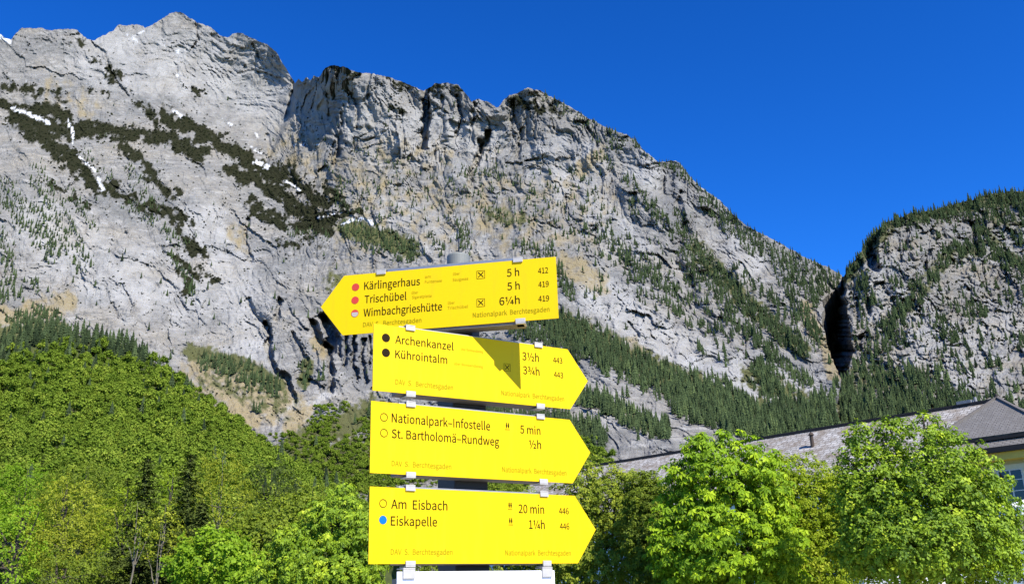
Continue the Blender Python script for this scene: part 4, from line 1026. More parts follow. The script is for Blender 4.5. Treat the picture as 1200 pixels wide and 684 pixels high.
def spruce(label, base, h, r, seed, n=2600, group=None, leaf=None):
    """a tall spruce of drooping fronds"""
    rs = np.random.RandomState(seed); e = empty('spruce_tree', (float(base[0]), float(base[1]), float(base[2]) if len(base) > 2 else 0)); tag(e, label, 'tree', group)
    P, N, S, T = [], [], [], []
    z = h * .10
    while z < h * .985:
        f = z / h; R = r * (1 - f) ** .58 * rs.uniform(.7, 1.2); k = max(5, int(13 * (1 - f) + 5))
        for a in rs.uniform(0, 6.283, k):
            m = max(3, int(R / .17)); t = np.linspace(.12, 1, m); q = R * rs.uniform(.7, 1.1)
            p = np.stack([q * t * math.cos(a), q * t * math.sin(a), z - .32 * q * t ** 1.2 + .10 * q * t ** 3], 1) + rs.normal(0, .05, (m, 3))
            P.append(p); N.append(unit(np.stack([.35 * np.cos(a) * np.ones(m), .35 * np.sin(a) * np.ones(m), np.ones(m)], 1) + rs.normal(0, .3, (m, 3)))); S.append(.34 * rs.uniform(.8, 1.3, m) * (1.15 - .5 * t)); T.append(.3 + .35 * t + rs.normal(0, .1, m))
        z += .34 * (1 - .4 * f) * (h / 14)
    P = np.concatenate(P); N = np.concatenate(N); S = np.concatenate(S); T = np.clip(np.concatenate(T), 0, 1)
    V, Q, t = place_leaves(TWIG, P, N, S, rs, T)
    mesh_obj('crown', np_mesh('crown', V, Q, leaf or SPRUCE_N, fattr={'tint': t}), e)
    tr = crooked((0, 0, -.1), (0, 0, h * .99), 8, .04, rs); V, Q = limbs([(tr, np.linspace(r * .09, .02, 8))]); mesh_obj('trunk', np_mesh('trunk', V, Q, BARK_D, True), e)
    return e

BARK_D = bark_material('dark_bark', (.025, .02, .015), (.07, .055, .04)); BARK_P = bark_material('pale_bark', (.085, .075, .055), (.19, .17, .125))
CHEST_M = leaf_material('chestnut_leaves', (.06, .13, .003), (.185, .31, .005), (.36, .49, .012), trans=.2, gloss=.015, rough=.6)
LIME_M = leaf_material('lime_leaves', (.055, .115, .004), (.205, .315, .009), (.44, .54, .025), trans=.2, gloss=.02, rough=.6)
OLIVE_M = leaf_material('olive_green_leaves', (.075, .112, .007), (.17, .225, .014), (.30, .34, .03), trans=.24, gloss=.012, rough=.6)
MAPLE_M = leaf_material('young_maple_leaves', (.15, .18, .012), (.30, .335, .022), (.44, .46, .06), trans=.36, gloss=.01, rough=.6)
GOLD_M = leaf_material('yellow_green_leaves', (.13, .20, .006), (.25, .33, .010), (.38, .43, .03), trans=.36, gloss=.01, rough=.6)
FRESH_M = leaf_material('fresh_beech_leaves', (.10, .19, .006), (.20, .33, .012), (.32, .44, .03), trans=.36, gloss=.01, rough=.6)
DARK_M = leaf_material('dark_leaves', (.03, .048, .008), (.07, .10, .014), (.12, .16, .03), trans=.3, gloss=.012, rough=.6)
SPRUCE_N = leaf_material('dark_spruce_fronds', (.026, .040, .010), (.075, .10, .022), (.13, .16, .04), trans=.1, gloss=0)

def here(px, D): 
    p = at(px, 600, D); return (float(p[0]), float(p[1]), 0.0)
def lobe(px, py, D, rx, rz, base, ry=None, off=0.0):
    """an ellipsoid of foliage seen at a picture position; radii in metres"""
    p = at(px, py, D + off); return (float(p[0]) - base[0], float(p[1]) - base[1], float(p[2]) - base[2], rx, ry or rx, rz)

# --- garden trees on the right
b0 = here(852, 17.5)
leafy_tree('chestnut_tree', 'bright green young chestnut tree with large drooping leaves left of the silver roof', b0,
    [lobe(850, 592, 17.5, 1.22, 1.42, b0), lobe(832, 556, 17.5, .78, .86, b0, off=-.2), lobe(880, 562, 17.5, .68, .82, b0, off=-.2), lobe(850, 645, 17.5, 1.3, .95, b0, off=-.3), lobe(795, 640, 17.3, .58, .9, b0), lobe(905, 640, 17.6, .6, .9, b0)],
    CHEST_M, PALM, 11500, .205, BARK_D, .10, 1, tuft=.19, pitch=1.15, flat=.40, droop=.5, up=.85, gap=.1, tint0=.6, shell=.45)
b0 = here(715, 22)
leafy_tree('olive_green_tree', 'dull olive green small tree just right of the lowest yellow sign', b0,
    [lobe(683, 594, 22, .72, 1.28, b0), lobe(722, 598, 22, .85, 1.15, b0), lobe(752, 606, 21.8, .7, 1.1, b0), lobe(705, 662, 22, 1.4, .9, b0)],
    OLIVE_M, TWIG, 15000, .12, BARK_D, .09, 2, tuft=.13, gap=.15, tint0=.75, shell=.3)
b0 = here(775, 20)
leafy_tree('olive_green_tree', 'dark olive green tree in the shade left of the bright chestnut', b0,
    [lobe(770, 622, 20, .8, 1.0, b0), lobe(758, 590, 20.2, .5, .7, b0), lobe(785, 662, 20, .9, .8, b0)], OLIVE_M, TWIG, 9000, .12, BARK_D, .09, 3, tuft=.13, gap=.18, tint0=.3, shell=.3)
b0 = here(950, 19.5)
leafy_tree('maple_tree', 'yellowish green tree between the bright chestnut and the big round tree', b0,
    [lobe(948, 594, 19.5, .85, 1.08, b0), lobe(914, 596, 19.4, .66, 1.15, b0), lobe(985, 602, 19.6, .65, .95, b0), lobe(950, 655, 19.5, 1.1, .85, b0)], GOLD_M, TWIG, 15000, .12, BARK_D, .08, 4, tuft=.14, gap=.15, tint0=.62, shell=.3)
b0 = here(1095, 15)
leafy_tree('round_tree', 'big round leafy tree with a dark trunk in front of the house', b0,
    [lobe(1088, 588, 15, 1.22, 1.22, b0), lobe(1030, 596, 15, .70, .95, b0, off=-.1), lobe(1150, 606, 15, .58, .82, b0, off=-.1), lobe(1080, 636, 15, 1.3, .60, b0, off=-.2), lobe(1150, 648, 15, .62, .55, b0), lobe(1020, 640, 15, .55, .55, b0),
     lobe(1050, 508, 15, .34, .36, b0), lobe(1085, 500, 15, .30, .28, b0), lobe(1010, 515, 15, .26, .32, b0), lobe(1182, 622, 14.9, .22, .42, b0), lobe(996, 535, 15, .2, .2, b0)],
    LIME_M, TWIG, 21000, .125, BARK_D, .10, 5, tuft=.135, pitch=1.2, flat=.75, droop=.4, gap=.24, tint0=.5, shell=.35, fork=.5)
b0 = here(560, 25)
leafy_tree('dark_green_tree', 'dark green tree right behind the lowest signs', b0,
    [lobe(540, 610, 25, 1.3, 1.1, b0), lobe(600, 610, 25, 1.2, 1.1, b0), lobe(490, 625, 25, 1.1, 1.0, b0), lobe(650, 640, 25, 1.1, .9, b0), lobe(560, 665, 25, 2.0, .8, b0)], OLIVE_M, TWIG, 13000, .14, BARK_D, .10, 6, gap=.2, tint0=.35, shell=.4)
b0 = here(1225, 24)
leafy_tree('shrub', 'small shrub with thin reddish twigs at the right edge under the parasol', b0, [lobe(1200, 650, 24, .7, .6, b0), lobe(1235, 630, 24, .7, .8, b0)], OLIVE_M, TWIG, 1500, .16, BARK_D, .05, 7, clumps=60, gap=.4, tint0=.4, cat='shrub')

# --- garden chestnut and saplings on the left
b0 = here(385, 22)
leafy_tree('chestnut_tree', 'leafy chestnut tree just left of the lowest yellow sign', b0,
    [lobe(390, 620, 22, .85, .85, b0), lobe(397, 590, 22, .5, .5, b0), lobe(355, 645, 22, .75, .7, b0), lobe(420, 640, 22, .8, .8, b0), lobe(385, 670, 22, 1.3, .6, b0), lobe(330, 668, 22, .6, .5, b0)],
    LIME_M, PALM, 9500, .19, BARK_D, .10, 8, tuft=.2, flat=.5, droop=.4, up=.7, gap=.14, tint0=.55, shell=.4)
b0 = here(245, 34)
leafy_tree('sapling', 'low bright green leafy tree at the bottom between the pale trunks and the chestnut', b0, [lobe(250, 650, 34, 1.2, 1.0, b0), lobe(225, 665, 34, .9, .7, b0), lobe(280, 665, 34, .9, .8, b0)], FRESH_M, TWIG, 3200, .3, BARK_D, .09, 9, clumps=90, gap=.3, spread=.42, tint0=.55)
b0 = here(330, 40)
leafy_tree('sapling', 'mid green tree rising behind the left shoulder of the chestnut', b0, [lobe(330, 625, 40, 1.6, 1.4, b0), lobe(300, 640, 40, 1.5, 1.3, b0), lobe(350, 610, 41, 1.2, 1.2, b0), lobe(310, 670, 40, 1.8, 1.2, b0)], OLIVE_M, TWIG, 4600, .3, BARK_D, .12, 10, clumps=120, gap=.3, spread=.42, tint0=.5)

# --- trees of the valley floor, left
def valley(name, label, px, D, lobs, leaf, n, size, seed, bark=BARK_D, tr=.16, **kw):
    b0 = here(px, D)
    L = [lobe(x, y, D, rx * D / F, rz * D / F, b0, off=o) for x, y, rx, rz, o in lobs]
    return leafy_tree(name, label, b0, L, leaf, SPRAY, int(n * 2.1), size * .72, bark, tr, seed, tuft=size * 1.25, pitch=1.05, **kw)
valley('maple_tree', 'broad pale yellow green maple at left with layered sprays', 85, 62, [(85, 590, 34, 26, 0), (55, 610, 32, 30, 0), (115, 615, 30, 34, 0), (85, 640, 50, 34, -1), (75, 572, 22, 16, 0), (40, 645, 30, 30, 0)], MAPLE_M, 13000, .42, 31, clumps=230, gap=.38, spread=.34, tint0=.42, up=.8)
valley('maple_tree', 'smaller bright yellow green maple beside the broad pale one', 142, 58, [(142, 610, 20, 34, 0), (150, 585, 16, 20, 0), (140, 645, 26, 26, 0), (160, 600, 14, 22, 0)], GOLD_M, 4200, .45, 32, clumps=110, gap=.36, spread=.4, tint0=.45, up=.8)
valley('beech_tree', 'fresh bright green beech with flat sprays at the left edge', 12, 42, [(12, 610, 30, 20, 0), (-15, 630, 34, 30, 0), (20, 640, 30, 24, 0), (5, 670, 36, 20, 0), (35, 600, 16, 12, 0)], FRESH_M, 6000, .36, 33, clumps=150, gap=.38, spread=.36, tint0=.55, up=.9)
valley('maple_tree', 'tall pale green maple with a light trunk left of the dark round tree', 258, 80, [(260, 550, 26, 22, 0), (248, 575, 28, 26, 0), (275, 585, 26, 30, 0), (250, 610, 30, 34, 0), (285, 620, 24, 30, 0), (262, 650, 30, 30, 0)], MAPLE_M, 9000, .5, 34, BARK_P, tr=.11, clumps=190, gap=.4, spread=.36, tint0=.36)
valley('dark_round_tree', 'dark round tree above the left shoulder of the chestnut', 318, 92, [(318, 560, 26, 22, 0), (300, 575, 22, 20, 0), (335, 575, 22, 18, 0), (315, 600, 26, 24, 0)], DARK_M, 4200, .6, 35, clumps=120, gap=.36, spread=.4, tint0=.5)
valley('slender_tree', 'slender pale barked tree with thin yellow green foliage, leaning left', 188, 40, [(190, 620, 24, 24, 0), (175, 635, 22, 18, 0), (205, 640, 20, 22, 0), (195, 600, 14, 16, 0)], MAPLE_M, 3600, .34, 36, BARK_P, tr=.06, clumps=90, gap=.5, spread=.4, tint0=.4)
valley('slender_tree', 'slender pale barked tree with bare lower trunk beside the bright maple', 162, 39, [(160, 600, 16, 20, 0), (168, 620, 16, 18, 0), (158, 630, 14, 12, 0)], OLIVE_M, 2600, .34, 37, BARK_P, tr=.05, clumps=60, gap=.5, spread=.4, tint0=.55)
valley('dark_round_tree', 'dull dark green tree behind the broad pale maple', 100, 100, [(100, 560, 30, 24, 0), (70, 575, 26, 26, 0), (130, 570, 24, 24, 0), (100, 600, 40, 30, 0)], OLIVE_M, 4200, .62, 38, clumps=130, gap=.34, spread=.4, tint0=.3)
valley('olive_green_tree', 'olive tree with thin grey twigs between the pale maple and the chestnut', 305, 62, [(310, 605, 24, 24, 0), (290, 625, 22, 24, 0), (335, 600, 20, 20, 0), (305, 650, 30, 24, 0)], OLIVE_M, 4000, .45, 39, clumps=120, gap=.42, spread=.4, tint0=.42)
valley('beech_tree', 'rounded light green tree at the foot of the hill above the broad maple', 30, 110, [(30, 560, 28, 22, 0), (10, 575, 26, 26, 0), (50, 580, 24, 24, 0), (25, 605, 34, 26, 0)], FRESH_M, 3800, .7, 40, clumps=120, gap=.34, spread=.4, tint0=.32)
valley('beech_tree', 'yellow green tree top between the dark spruces', 202, 86, [(202, 562, 14, 16, 0), (205, 585, 14, 18, 0), (195, 610, 16, 20, 0)], GOLD_M, 2000, .5, 41, clumps=70, gap=.38, spread=.4, tint0=.35)
valley('beech_tree', 'light green tree at the foot of the hill left of the chestnut top', 370, 105, [(365, 580, 24, 20, 0), (340, 590, 22, 22, 0), (395, 590, 22, 22, 0), (365, 615, 34, 26, 0)], OLIVE_M, 3600, .65, 42, clumps=110, gap=.34, spread=.4, tint0=.62)
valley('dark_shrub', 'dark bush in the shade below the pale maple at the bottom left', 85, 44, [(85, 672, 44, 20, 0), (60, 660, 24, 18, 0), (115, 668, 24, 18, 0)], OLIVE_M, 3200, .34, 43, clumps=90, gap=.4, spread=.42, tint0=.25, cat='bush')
for i, (px, top, D, hw_, lab) in enumerate([(174, 536, 46, 62, 'dark spruce left of the yellow green tree top'), (224, 530, 47, 56, 'dark spruce right of the yellow green tree top'), (238, 588, 44, 40, 'dark spruce in the shade left of the tall pale maple'), (200, 600, 45, 40, 'low dark spruce behind the slender pale trunks'), (150, 558, 100, 26, 'dark spruce behind the bright yellow green maple'),
                                        (52, 530, 120, 17, 'narrow dark spruce rising above the light tree at far left'), (135, 640, 56, 26, 'black green spruce low in the gap left of the pale trunks'), (215, 640, 50, 26, 'black green spruce low in the gap right of the pale trunks')]):
    p = at(px, top, D); spruce(lab, (p[0], p[1], 0), float(p[2]), hw_ * D / F, 60 + i, group='dark spruces of the valley floor')
# hazel thicket that closes the view under the crowns
rs = np.random.RandomState(91); n = 5200
px = rs.uniform(-60, 470, n); D = rs.uniform(100, 130, n); P = at(px, 640, D); P[:, 2] = rs.uniform(.2, 5.5, n) * (.6 + .5 * perlin(px / 30, px * 0, 4))
V, Q, t = place_leaves(TWIG, P, unit(rs.normal(0, .5, (n, 3)) + np.array([0, -.4, .5])), rs.uniform(.8, 1.5, n), rs, np.clip(rs.normal(.35, .2, n), 0, 1))
tag(mesh_obj('undergrowth', np_mesh('undergrowth', V, Q, OLIVE_M, fattr={'tint': t})), 'shady thicket of undergrowth at the foot of the wooded hill', 'undergrowth', None, 'stuff')

# ------------------------------------------------------------------ the signpost and its yellow arrow signs
def sign_yellow():
    t = NT('yellow_enamel'); co = t.coord(); n = t.noise(co, 6, 4, .6); n2 = t.noise(co, 90, 3, .6)
    c = t.mix(t.math('MULTIPLY', n, .25), (.66, .47, .001), (.62, .43, .001))
    c = t.mix(t.ramp(n2, [(.64, (0, 0, 0)), (.76, (.22, .22, .22))]), c, (.54, .39, .01))
    n3 = t.noise(t.mapping(co, (0, 0, 0), (9, 9, 1.2)), 3, 5, .7)
    c = t.mix(t.ramp(n3, [(.52, (0, 0, 0)), (.75, (.16, .16, .16))]), c, (.30, .22, .03))
    return t.principled(c, t.math('ADD', .38, t.math('MULTIPLY', n, .3)), spec=.14, normal=t.bump(n, .12, .002))
YEL = sign_yellow()
ALU = simple_mat('brushed_aluminium', (.30, .31, .31), .42, .7, var=.08, scale=30)
ALU_D = simple_mat('rail_metal_dark_reflection', (.16, .145, .125), .6, .3, var=.15, scale=20)  # aluminium too; the dark brown reflection on the undersides is put into its colour
CLIP = simple_mat('clip_metal', (.42, .41, .385), .5, .2, var=.08, scale=60)
BLACK = simple_mat('black_steel_clamp', (.018, .016, .014), .6)
POST = simple_mat('galvanised_post', (.22, .23, .225), .5, .5, var=.15, scale=25)
CAPM = simple_mat('grey_plastic_cap', (.165, .175, .16), .55, var=.1, scale=30)
INK = simple_mat('dark_brown_print', (.022, .015, .001), .7, spec=.08, var=.05)
INK_F = simple_mat('faint_olive_print', (.26, .22, .003), .7, spec=.08, var=.05)
INK_T = simple_mat('very_faint_print', (.38, .28, .003), .7, spec=.08, var=.05)
RED = simple_mat('red_dot_print', (.46, .048, .038), .7, spec=.08, var=.05); BLUE = simple_mat('blue_dot_print', (.004, .13, .36), .7, spec=.08, var=.03)
BROWN = simple_mat('brown_dot_print', (.016, .009, .003), .7, spec=.08, var=.05); WHITE_P = simple_mat('white_print', (.36, .34, .31), .7, spec=.08, var=.04)
WHITE_S = simple_mat('white_sign_enamel', (.82, .83, .84), .45, var=.02)

H0, T0, W0 = .1793, .0683, .62
SIGNS = [  # left or right root corner of the board, height of its middle above the eye, scale, yaw, pointing left?
    (.1241, 2.4391, .8196, .989, -9.55, True), (-.3626, 2.3434, .6146, .989, 32.00, False), (-.3640, 2.3322, .4069, 1.004, 33.68, False), (-.3628, 2.3284, .1921, 1.018, 34.41, False)]

try: FONT = bpy.data.fonts.load(bpy.utils.system_resource('DATAFILES', path='fonts') + '/Noto Sans CJK Regular.woff2')   # ships with Blender
except Exception: FONT = None

def text_mesh(s, size=1.0):
    cu = bpy.data.curves.new('lettering', 'FONT'); cu.body = s; cu.font = FONT or cu.font; cu.size = size; cu.resolution_u = 3; cu.offset = .003; cu.fill_mode = 'FRONT'
    o = bpy.data.objects.new('lettering', cu); me = bpy.data.meshes.new_from_object(o)
    V = np.empty(len(me.vertices) * 3, np.float32); me.vertices.foreach_get('co', V); V = V.reshape(-1, 3)
    Fc = [tuple(p.vertices) for p in me.polygons]
    bpy.data.objects.remove(o); bpy.data.meshes.remove(me); bpy.data.curves.remove(cu)
    return V, Fc
_capV, _ = text_mesh('H'); CAPH = float(_capV[:, 1].max() - _capV[:, 1].min())

class Sign:
    def __init__(s, i, label):
        x, y, z, k, yaw, left = SIGNS[i]
        s.k, s.left = k, left; s.yaw = math.radians(yaw); s.o = np.array([x, y, z + EYE]); s.H = H0 * k
        s.e = empty('direction_sign', s.o, s.yaw); tag(s.e, label, 'sign', 'yellow hiking signs on the post')
        W, T, h = W0 * k, T0 * k, s.H / 2
        sg = -1 if left else 1
        pts = [(0, -h), (sg * W, -h), (sg * (W + T), 0), (sg * W, h), (0, h)]
        b = MB(); b.prism(pts, 0, .003)
        o = b.build('panel', YEL, s.e)
        s.n = np.array([-math.sin(s.yaw), math.cos(s.yaw), 0]); s.u = np.array([math.cos(s.yaw), math.sin(s.yaw), 0])
        s.acc = {}; s.grp = None
    def uv(s, px, py):
        """where the sight line to a picture position meets the board"""
        d = ray(px, py); t = (s.n @ (s.o - np.array([0, 0, EYE]))) / (s.n @ d); p = d * t + np.array([0, 0, EYE]) - s.o
        return np.array([p @ s.u, p[2]])
    def add(s, key, mat, V, Fc):
        a = s.acc.setdefault((key, s.grp or len(s.acc)), [mat, [], []]); off = len(a[1]); a[1] += [tuple(v) for v in V]; a[2] += [tuple(i + off for i in f) for f in Fc]
    def text(s, st, p0, p1, cap, key='lettering', mat=None, bold=0.0):
        mat = mat or INK
        a = s.uv(*p0); c = s.uv(*p1); m = s.uv((p0[0] + p1[0]) / 2, (p0[1] + p1[1]) / 2); mt = s.uv((p0[0] + p1[0]) / 2, (p0[1] + p1[1]) / 2 - cap)
        hgt = mt[1] - m[1]; V, Fc = text_mesh(st); x0, x1 = V[:, 0].min(), V[:, 0].max()
        d = c - a; L = np.linalg.norm(d); ex = np.array([1.0, d[1] / d[0] if abs(d[1] / d[0]) < .05 else 0]); 
        sxx = (V[:, 0] - x0) / (x1 - x0) * (c[0] - a[0]); syy = V[:, 1] / CAPH * hgt
        U = a[0] + sxx; Z = (a[1] + c[1]) / 2 + syy
        s.add(key, mat, np.stack([U, np.full(len(U), -.0006 if key != 'tiny_lettering' else -.0005), Z], 1), Fc)
    def disc(s, p, r, key, mat, ring=0.0, y=-.0007, half=None):
        c = s.uv(*p); R = s.uv(p[0], p[1] - r)[1] - c[1]; n = 28
        a = np.arange(n) * 2 * np.pi / n
        P = np.stack([c[0] + R * np.cos(a), np.full(n, y), c[1] + R * np.sin(a)], 1)
        if half is not None:
            k = np.arange(half[0], half[1] + 1) % n; s.add(key, mat, P[k], [tuple(range(len(k)))]); return
        if ring:
            q = 1 - ring; P2 = P.copy(); P2[:, 0] = c[0] + R * q * np.cos(a); P2[:, 2] = c[1] + R * q * np.sin(a)
            s.add(key, mat, np.concatenate([P, P2]), [(i, (i + 1) % n, n + (i + 1) % n, n + i) for i in range(n)])
        else: s.add(key, mat, P, [tuple(range(n))])
    def quad(s, key, mat, pts, c, sc, y=-.0007):
        s.add(key, mat, [(c[0] + x * sc, y, c[1] + z * sc) for x, z in pts], [tuple(range(len(pts)))])
    def hut(s, p, size):
        """square frame with crossed cutlery: meals are served"""
        s.grp = 'h%d' % len(s.acc); c = s.uv(*p); h = s.uv(p[0], p[1] - size / 2)[1] - c[1]; w = .09
        for x0, x1, z0, z1 in ((-1, 1, 1 - w, 1), (-1, 1, -1, -1 + w), (-1, -1 + w, -1 + w, 1 - w), (1 - w, 1, -1 + w, 1 - w)):
            s.quad('meal_symbol', INK, [(x0, z0), (x1, z0), (x1, z1), (x0, z1)], c, h)
        for sg in (1, -1):
            q = [(-.66, -.52), (-.52, -.66), (.30, .16), (.62, .42), (.66, .66), (.42, .62), (.16, .30)]
            s.quad('meal_symbol', INK, [(x * sg, z) for x, z in (q if sg > 0 else q[::-1])], c, h, -.0007 - .0001 * (sg > 0))
        s.grp = None
    def family(s, p, size):
        c = s.uv(*p); h = s.uv(p[0], p[1] - size / 2)[1] - c[1]
        s.grp = 'f%d' % len(s.acc)
        for dx in (-.42, .42):
            n = 12; s.quad('walker_symbol', INK, [(dx + .26 * math.cos(6.283 * i / n), .72 + .26 * math.sin(6.283 * i / n)) for i in range(n)], c, h)
            s.quad('walker_symbol', INK, [(dx - .34, .05), (dx - .12, -.9), (dx + .12, -.9), (dx + .34, .05), (dx + .2, .42), (dx - .2, .42)], c, h)
        for k in range(4): s.quad('walker_symbol', INK_F, [(-.9 + k * .5, -1.7), (-.72 + k * .5, -1.7), (-.72 + k * .5, -1.2), (-.9 + k * .5, -1.2)], c, h)
        s.grp = None
    def finish(s):
        for (key, _), (mat, V, Fc) in s.acc.items():
            me = bpy.data.meshes.new(key); me.from_pydata(V, [], Fc); me.materials.append(mat); mesh_obj(key, me, s.e)
    def hardware(s, u0, u1, clips, proud=0.0):
        """rails behind the board, the clips that grip its edges, the clamp on the post"""
        h = s.H / 2
        for z0, z1 in ((-h - .002 - proud, -h + .026), (h - .026, h + .004 + proud)):
            b = MB(); b.box(u0, u1, .0045, .048, z0, z1, .0012); b.build('rail', ALU if z0 > 0 else ALU_D, s.e)
        for (px, py), low in clips:
            c = s.uv(px, py); b = MB(); w = .0135; z = -h if low else h; d = -1 if low else 1
            za, zb = sorted((z + d * .005, z - d * .007))
            b.box(c[0] - w, c[0] + w, -.0045, -.0008, za, zb, .0008)
            zc, zd = sorted((z + d * .0052, z + d * .008)); b.box(c[0] - w, c[0] + w, -.0045, .03, zc, zd, .0008)
            b.build('clip', CLIP, s.e)
        pc = np.array([POSTX, POSTY, 0]) - s.o; cu = pc @ s.u; cv = pc @ s.n
        for z0, z1 in ((-h - .026, -h + .03), (h - .05, h - .01)):
            b = MB(); b.box(cu - .052, cu + .052, .0495, cv + .04, z0, z1, .004); b.build('post_clamp', BLACK, s.e)
POSTX, POSTY = -.1558, 2.599

sg = Sign(0, 'top yellow sign pointing left with Kärlingerhaus, Trischübel and Wimbachgrieshütte')
sg.text('Kärlingerhaus', (426.8, 339.4), (492.2, 333.8), 9.1); sg.text('Trischübel', (427.3, 354.8), (476.4, 351.3), 8.9); sg.text('Wimbachgrieshütte', (426, 371), (518.2, 363.1), 9.1)
sg.text('5 h', (594.2, 324), (608.6, 323), 8.9); sg.text('5 h', (594.6, 339.7), (609.3, 339), 8.9); sg.text('6¼h', (585.4, 357.5), (609.3, 355.7), 9.2)
sg.text('412', (630.7, 320.6), (642.5, 319.7), 6.7); sg.text('419', (631, 336.4), (643.3, 335.9), 6.7); sg.text('419', (631, 353.4), (643.7, 352.5), 6.7)
sg.text('DAV  S.  Berchtesgaden', (425.5, 382.9), (494, 377.3), 5.2, 'footer_lettering', INK_F); sg.text('Nationalpark  Berchtesgaden', (554.2, 371.6), (644.2, 365.1), 5.6, 'footer_lettering', INK_F)
for a, p, q in (('am', (498, 326), (505, 325.5)), ('Funtensee', (498, 332), (518, 330.2)), ('über', (531, 322.6), (539, 322)), ('Saugasse', (530.5, 329.4), (549, 328)), ('über', (482.5, 344.6), (490, 344)), ('Sigeretplatte', (483, 350), (506, 348)), ('über', (525, 356.6), (533, 356)), ('Trischübel', (524.5, 362.4), (548.5, 360.6))):
    sg.text(a, p, q, 3.4, 'tiny_lettering', INK_T)
sg.disc((416.8, 336.4), 4.3, 'red_dot', RED); sg.disc((416.2, 351.7), 4.3, 'red_dot', RED)
sg.disc((415.9, 367.1), 4.4, 'red_and_white_dot', RED, y=-.0006); sg.disc((415.9, 367.5), 3.7, 'white_half_dot', WHITE_P, half=(12, 30), y=-.0009)
sg.hut((563.5, 321.8), 9.4); sg.hut((563.5, 354.6), 9.4); sg.finish()
sg.hardware(sg.uv(453, 330)[0], sg.uv(612, 330)[0], [((447, 320), 0), ((607, 306), 0), ((610, 374), 1), ((480, 386), 1)], .006)

sg = Sign(1, 'second yellow sign with Archenkanzel and Kührointalm, half in shadow')
sg.text('Archenkanzel', (463.1, 401.7), (531.5, 410.6), 9.2); sg.text('Kührointalm', (463.1, 418.9), (524.1, 426.4), 9.2)
sg.text('3½h', (612.1, 421.8), (631.6, 423.5), 9.3); sg.text('3¾h', (613, 437.9), (632.3, 440), 9.3); sg.text('443', (648.2, 424.7), (659.1, 426), 6.6); sg.text('443', (649.1, 441.8), (660, 442.8), 6.6)
sg.text('DAV  S.  Berchtesgaden', (463.2, 450.6), (531, 456.2), 6, 'footer_lettering', INK_F); sg.text('Nationalpark  Berchtesgaden', (587.5, 462.8), (661.2, 469.8), 5.7, 'footer_lettering', INK_F)
sg.text('über Rinnkendlsteig', (540, 410.6), (566, 413.4), 3.2, 'tiny_lettering', INK_T); sg.text('über Rinnkendlsteig', (532, 427.4), (566, 431), 3.2, 'tiny_lettering', INK_T)
sg.disc((452.2, 395.7), 5, 'brown_dot', BROWN); sg.disc((452.2, 413.1), 5, 'brown_dot', BROWN); sg.hut((594.2, 430.4), 8.8); sg.finish()
sg.hardware(sg.uv(468, 420)[0], sg.uv(634, 420)[0], [((480.5, 386), 0), ((630.5, 406), 0), ((481, 459), 1), ((633, 475), 1)])

sg = Sign(2, 'third yellow sign with Nationalpark-Infostelle and St. Bartholomä-Rundweg')
sg.text('Nationalpark–Infostelle', (458.9, 495.1), (574.4, 503.1), 10.2); sg.text('St. Bartholomä–Rundweg', (458.9, 513.2), (585, 521.5), 10)
sg.text('5 min', (609.6, 507.5), (633.3, 508.9), 9.4); sg.text('½h', (620.2, 524.6), (634.2, 525.9), 9.6)
sg.text('DAV  S.  Berchtesgaden', (458.9, 545.8), (528.9, 549.2), 6.2, 'footer_lettering', INK_F); sg.text('Nationalpark  Berchtesgaden', (588.4, 552.2), (663.9, 557), 6, 'footer_lettering', INK_F)
sg.disc((449.9, 488.6), 4.9, 'hollow_circle', INK, ring=.16); sg.disc((449.9, 507), 4.9, 'hollow_circle', INK, ring=.16); sg.family((594.6, 498.4), 6.4); sg.finish()
sg.hardware(sg.uv(468, 510)[0], sg.uv(634, 510)[0], [((481, 474), 0), ((633, 489), 0), ((481, 557), 1), ((636.5, 565), 1)])

sg = Sign(3, 'lowest yellow sign with Am Eisbach, Eiskapelle and a blue dot')
sg.text('Am  Eisbach', (458.3, 595.6), (524.3, 597.3), 10.7); sg.text('Eiskapelle', (457.8, 615.2), (512.2, 616.1), 10.7)
sg.text('20 min', (607.7, 600.5), (637.7, 601.4), 10); sg.text('1¼h', (620, 618.9), (638.4, 619.4), 10.2); sg.text('446', (655, 601.7), (666.5, 602), 7.2); sg.text('446', (656, 619.6), (667.2, 619.8), 7.2)
sg.text('DAV  S.  Berchtesgaden', (457.8, 649.1), (530.3, 649.6), 6.5, 'footer_lettering', INK_F); sg.text('Nationalpark  Berchtesgaden', (592, 650), (669, 650.4), 6.2, 'footer_lettering', INK_F)
sg.disc((448.9, 589.4), 5, 'hollow_circle', INK, ring=.16); sg.disc((448.7, 608.7), 5.1, 'blue_dot', BLUE); sg.family((597.7, 591.5), 6.6); sg.family((598.4, 609.8), 6.6); sg.finish()
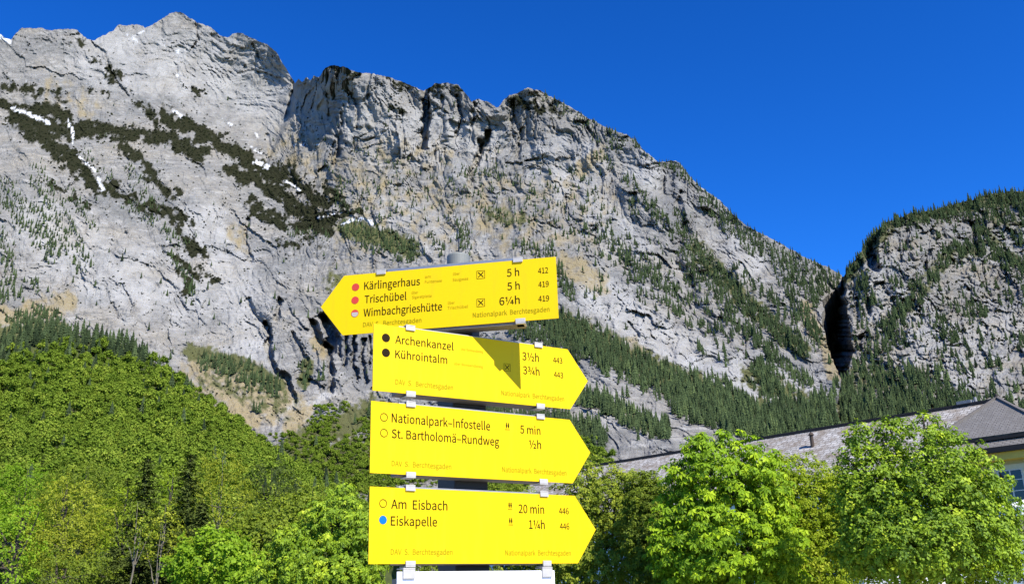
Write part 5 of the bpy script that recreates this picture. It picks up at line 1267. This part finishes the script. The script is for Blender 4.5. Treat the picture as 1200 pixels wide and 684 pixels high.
sg.hardware(sg.uv(468, 610)[0], sg.uv(634, 610)[0], [((480.5, 571), 0), ((637, 578), 0), ((480.5, 660), 1), ((640.5, 659), 1)])
# white notice below
y4 = math.radians(34.41); n4 = np.array([-math.sin(y4), math.cos(y4), 0]); u4 = np.array([math.cos(y4), math.sin(y4), 0]); o4 = np.array([SIGNS[3][0], SIGNS[3][1], 0])
def on4(px, py):
    d = ray(px, py); t = (n4 @ o4) / (n4 @ d); p = d * t; return float((p - o4) @ u4), float(p[2] + EYE)
uL, zT = on4(465.4, 669.3); uR, _ = on4(649.8, 670.1)
ws = empty('notice_board', (SIGNS[3][0], SIGNS[3][1], zT), y4); tag(ws, 'white notice board below the yellow signs, only its upper edge in view', 'sign')
b = MB(); b.box(uL, uR, 0, .003, -.30, 0, .0008); b.build('panel', WHITE_S, ws)
for px in (478.5, 640.5):
    c = on4(px, 672)[0]
    b = MB(); b.box(c - .0165, c + .0165, -.006, -.0008, -.017, .005, .001); b.box(c - .0165, c + .0165, -.006, .03, .0052, .0085, .0008); b.build('clip', CLIP, ws)
for zz in (-.28, -.03):
    b = MB(); b.box(uL + .01, uR - .01, .0045, .048, zz - .012, zz + .014, .001); b.build('rail', ALU_D, ws)
pc = np.array([POSTX, POSTY, 0]) - o4
for z0, z1 in ((zT - .07 - zT, -.02), (-.29, -.25)):
    b = MB(); b.box(pc @ u4 - .05, pc @ u4 + .05, .05, pc @ n4 + .045, z0, z1, .004); b.build('post_clamp', BLACK, ws)
# the post itself
sp = empty('signpost', (POSTX, POSTY, 0)); tag(sp, 'round galvanised steel post with a grey cap that carries the yellow signs', 'signpost')
ztop = float(at(537, 306, POSTY)[2])
b = MB(); b.cyl((0, 0, 0), .030, .030, ztop, 32); b.build('post', POST, sp, True)
zc = float(at(537, 298.5, POSTY)[2])
b = MB(); b.lathe((0, 0, 0), [(.0335, ztop - .02), (.0342, zc - .008), (.031, zc - .003), (.022, zc), (.004, zc + .0008)], 32); b.build('cap', CAPM, sp, False)
b = MB(); b.cyl((0, 0, 0), .16, .13, .05, 24); b.build('footing', simple_mat('concrete', (.35, .34, .32), .9), sp)
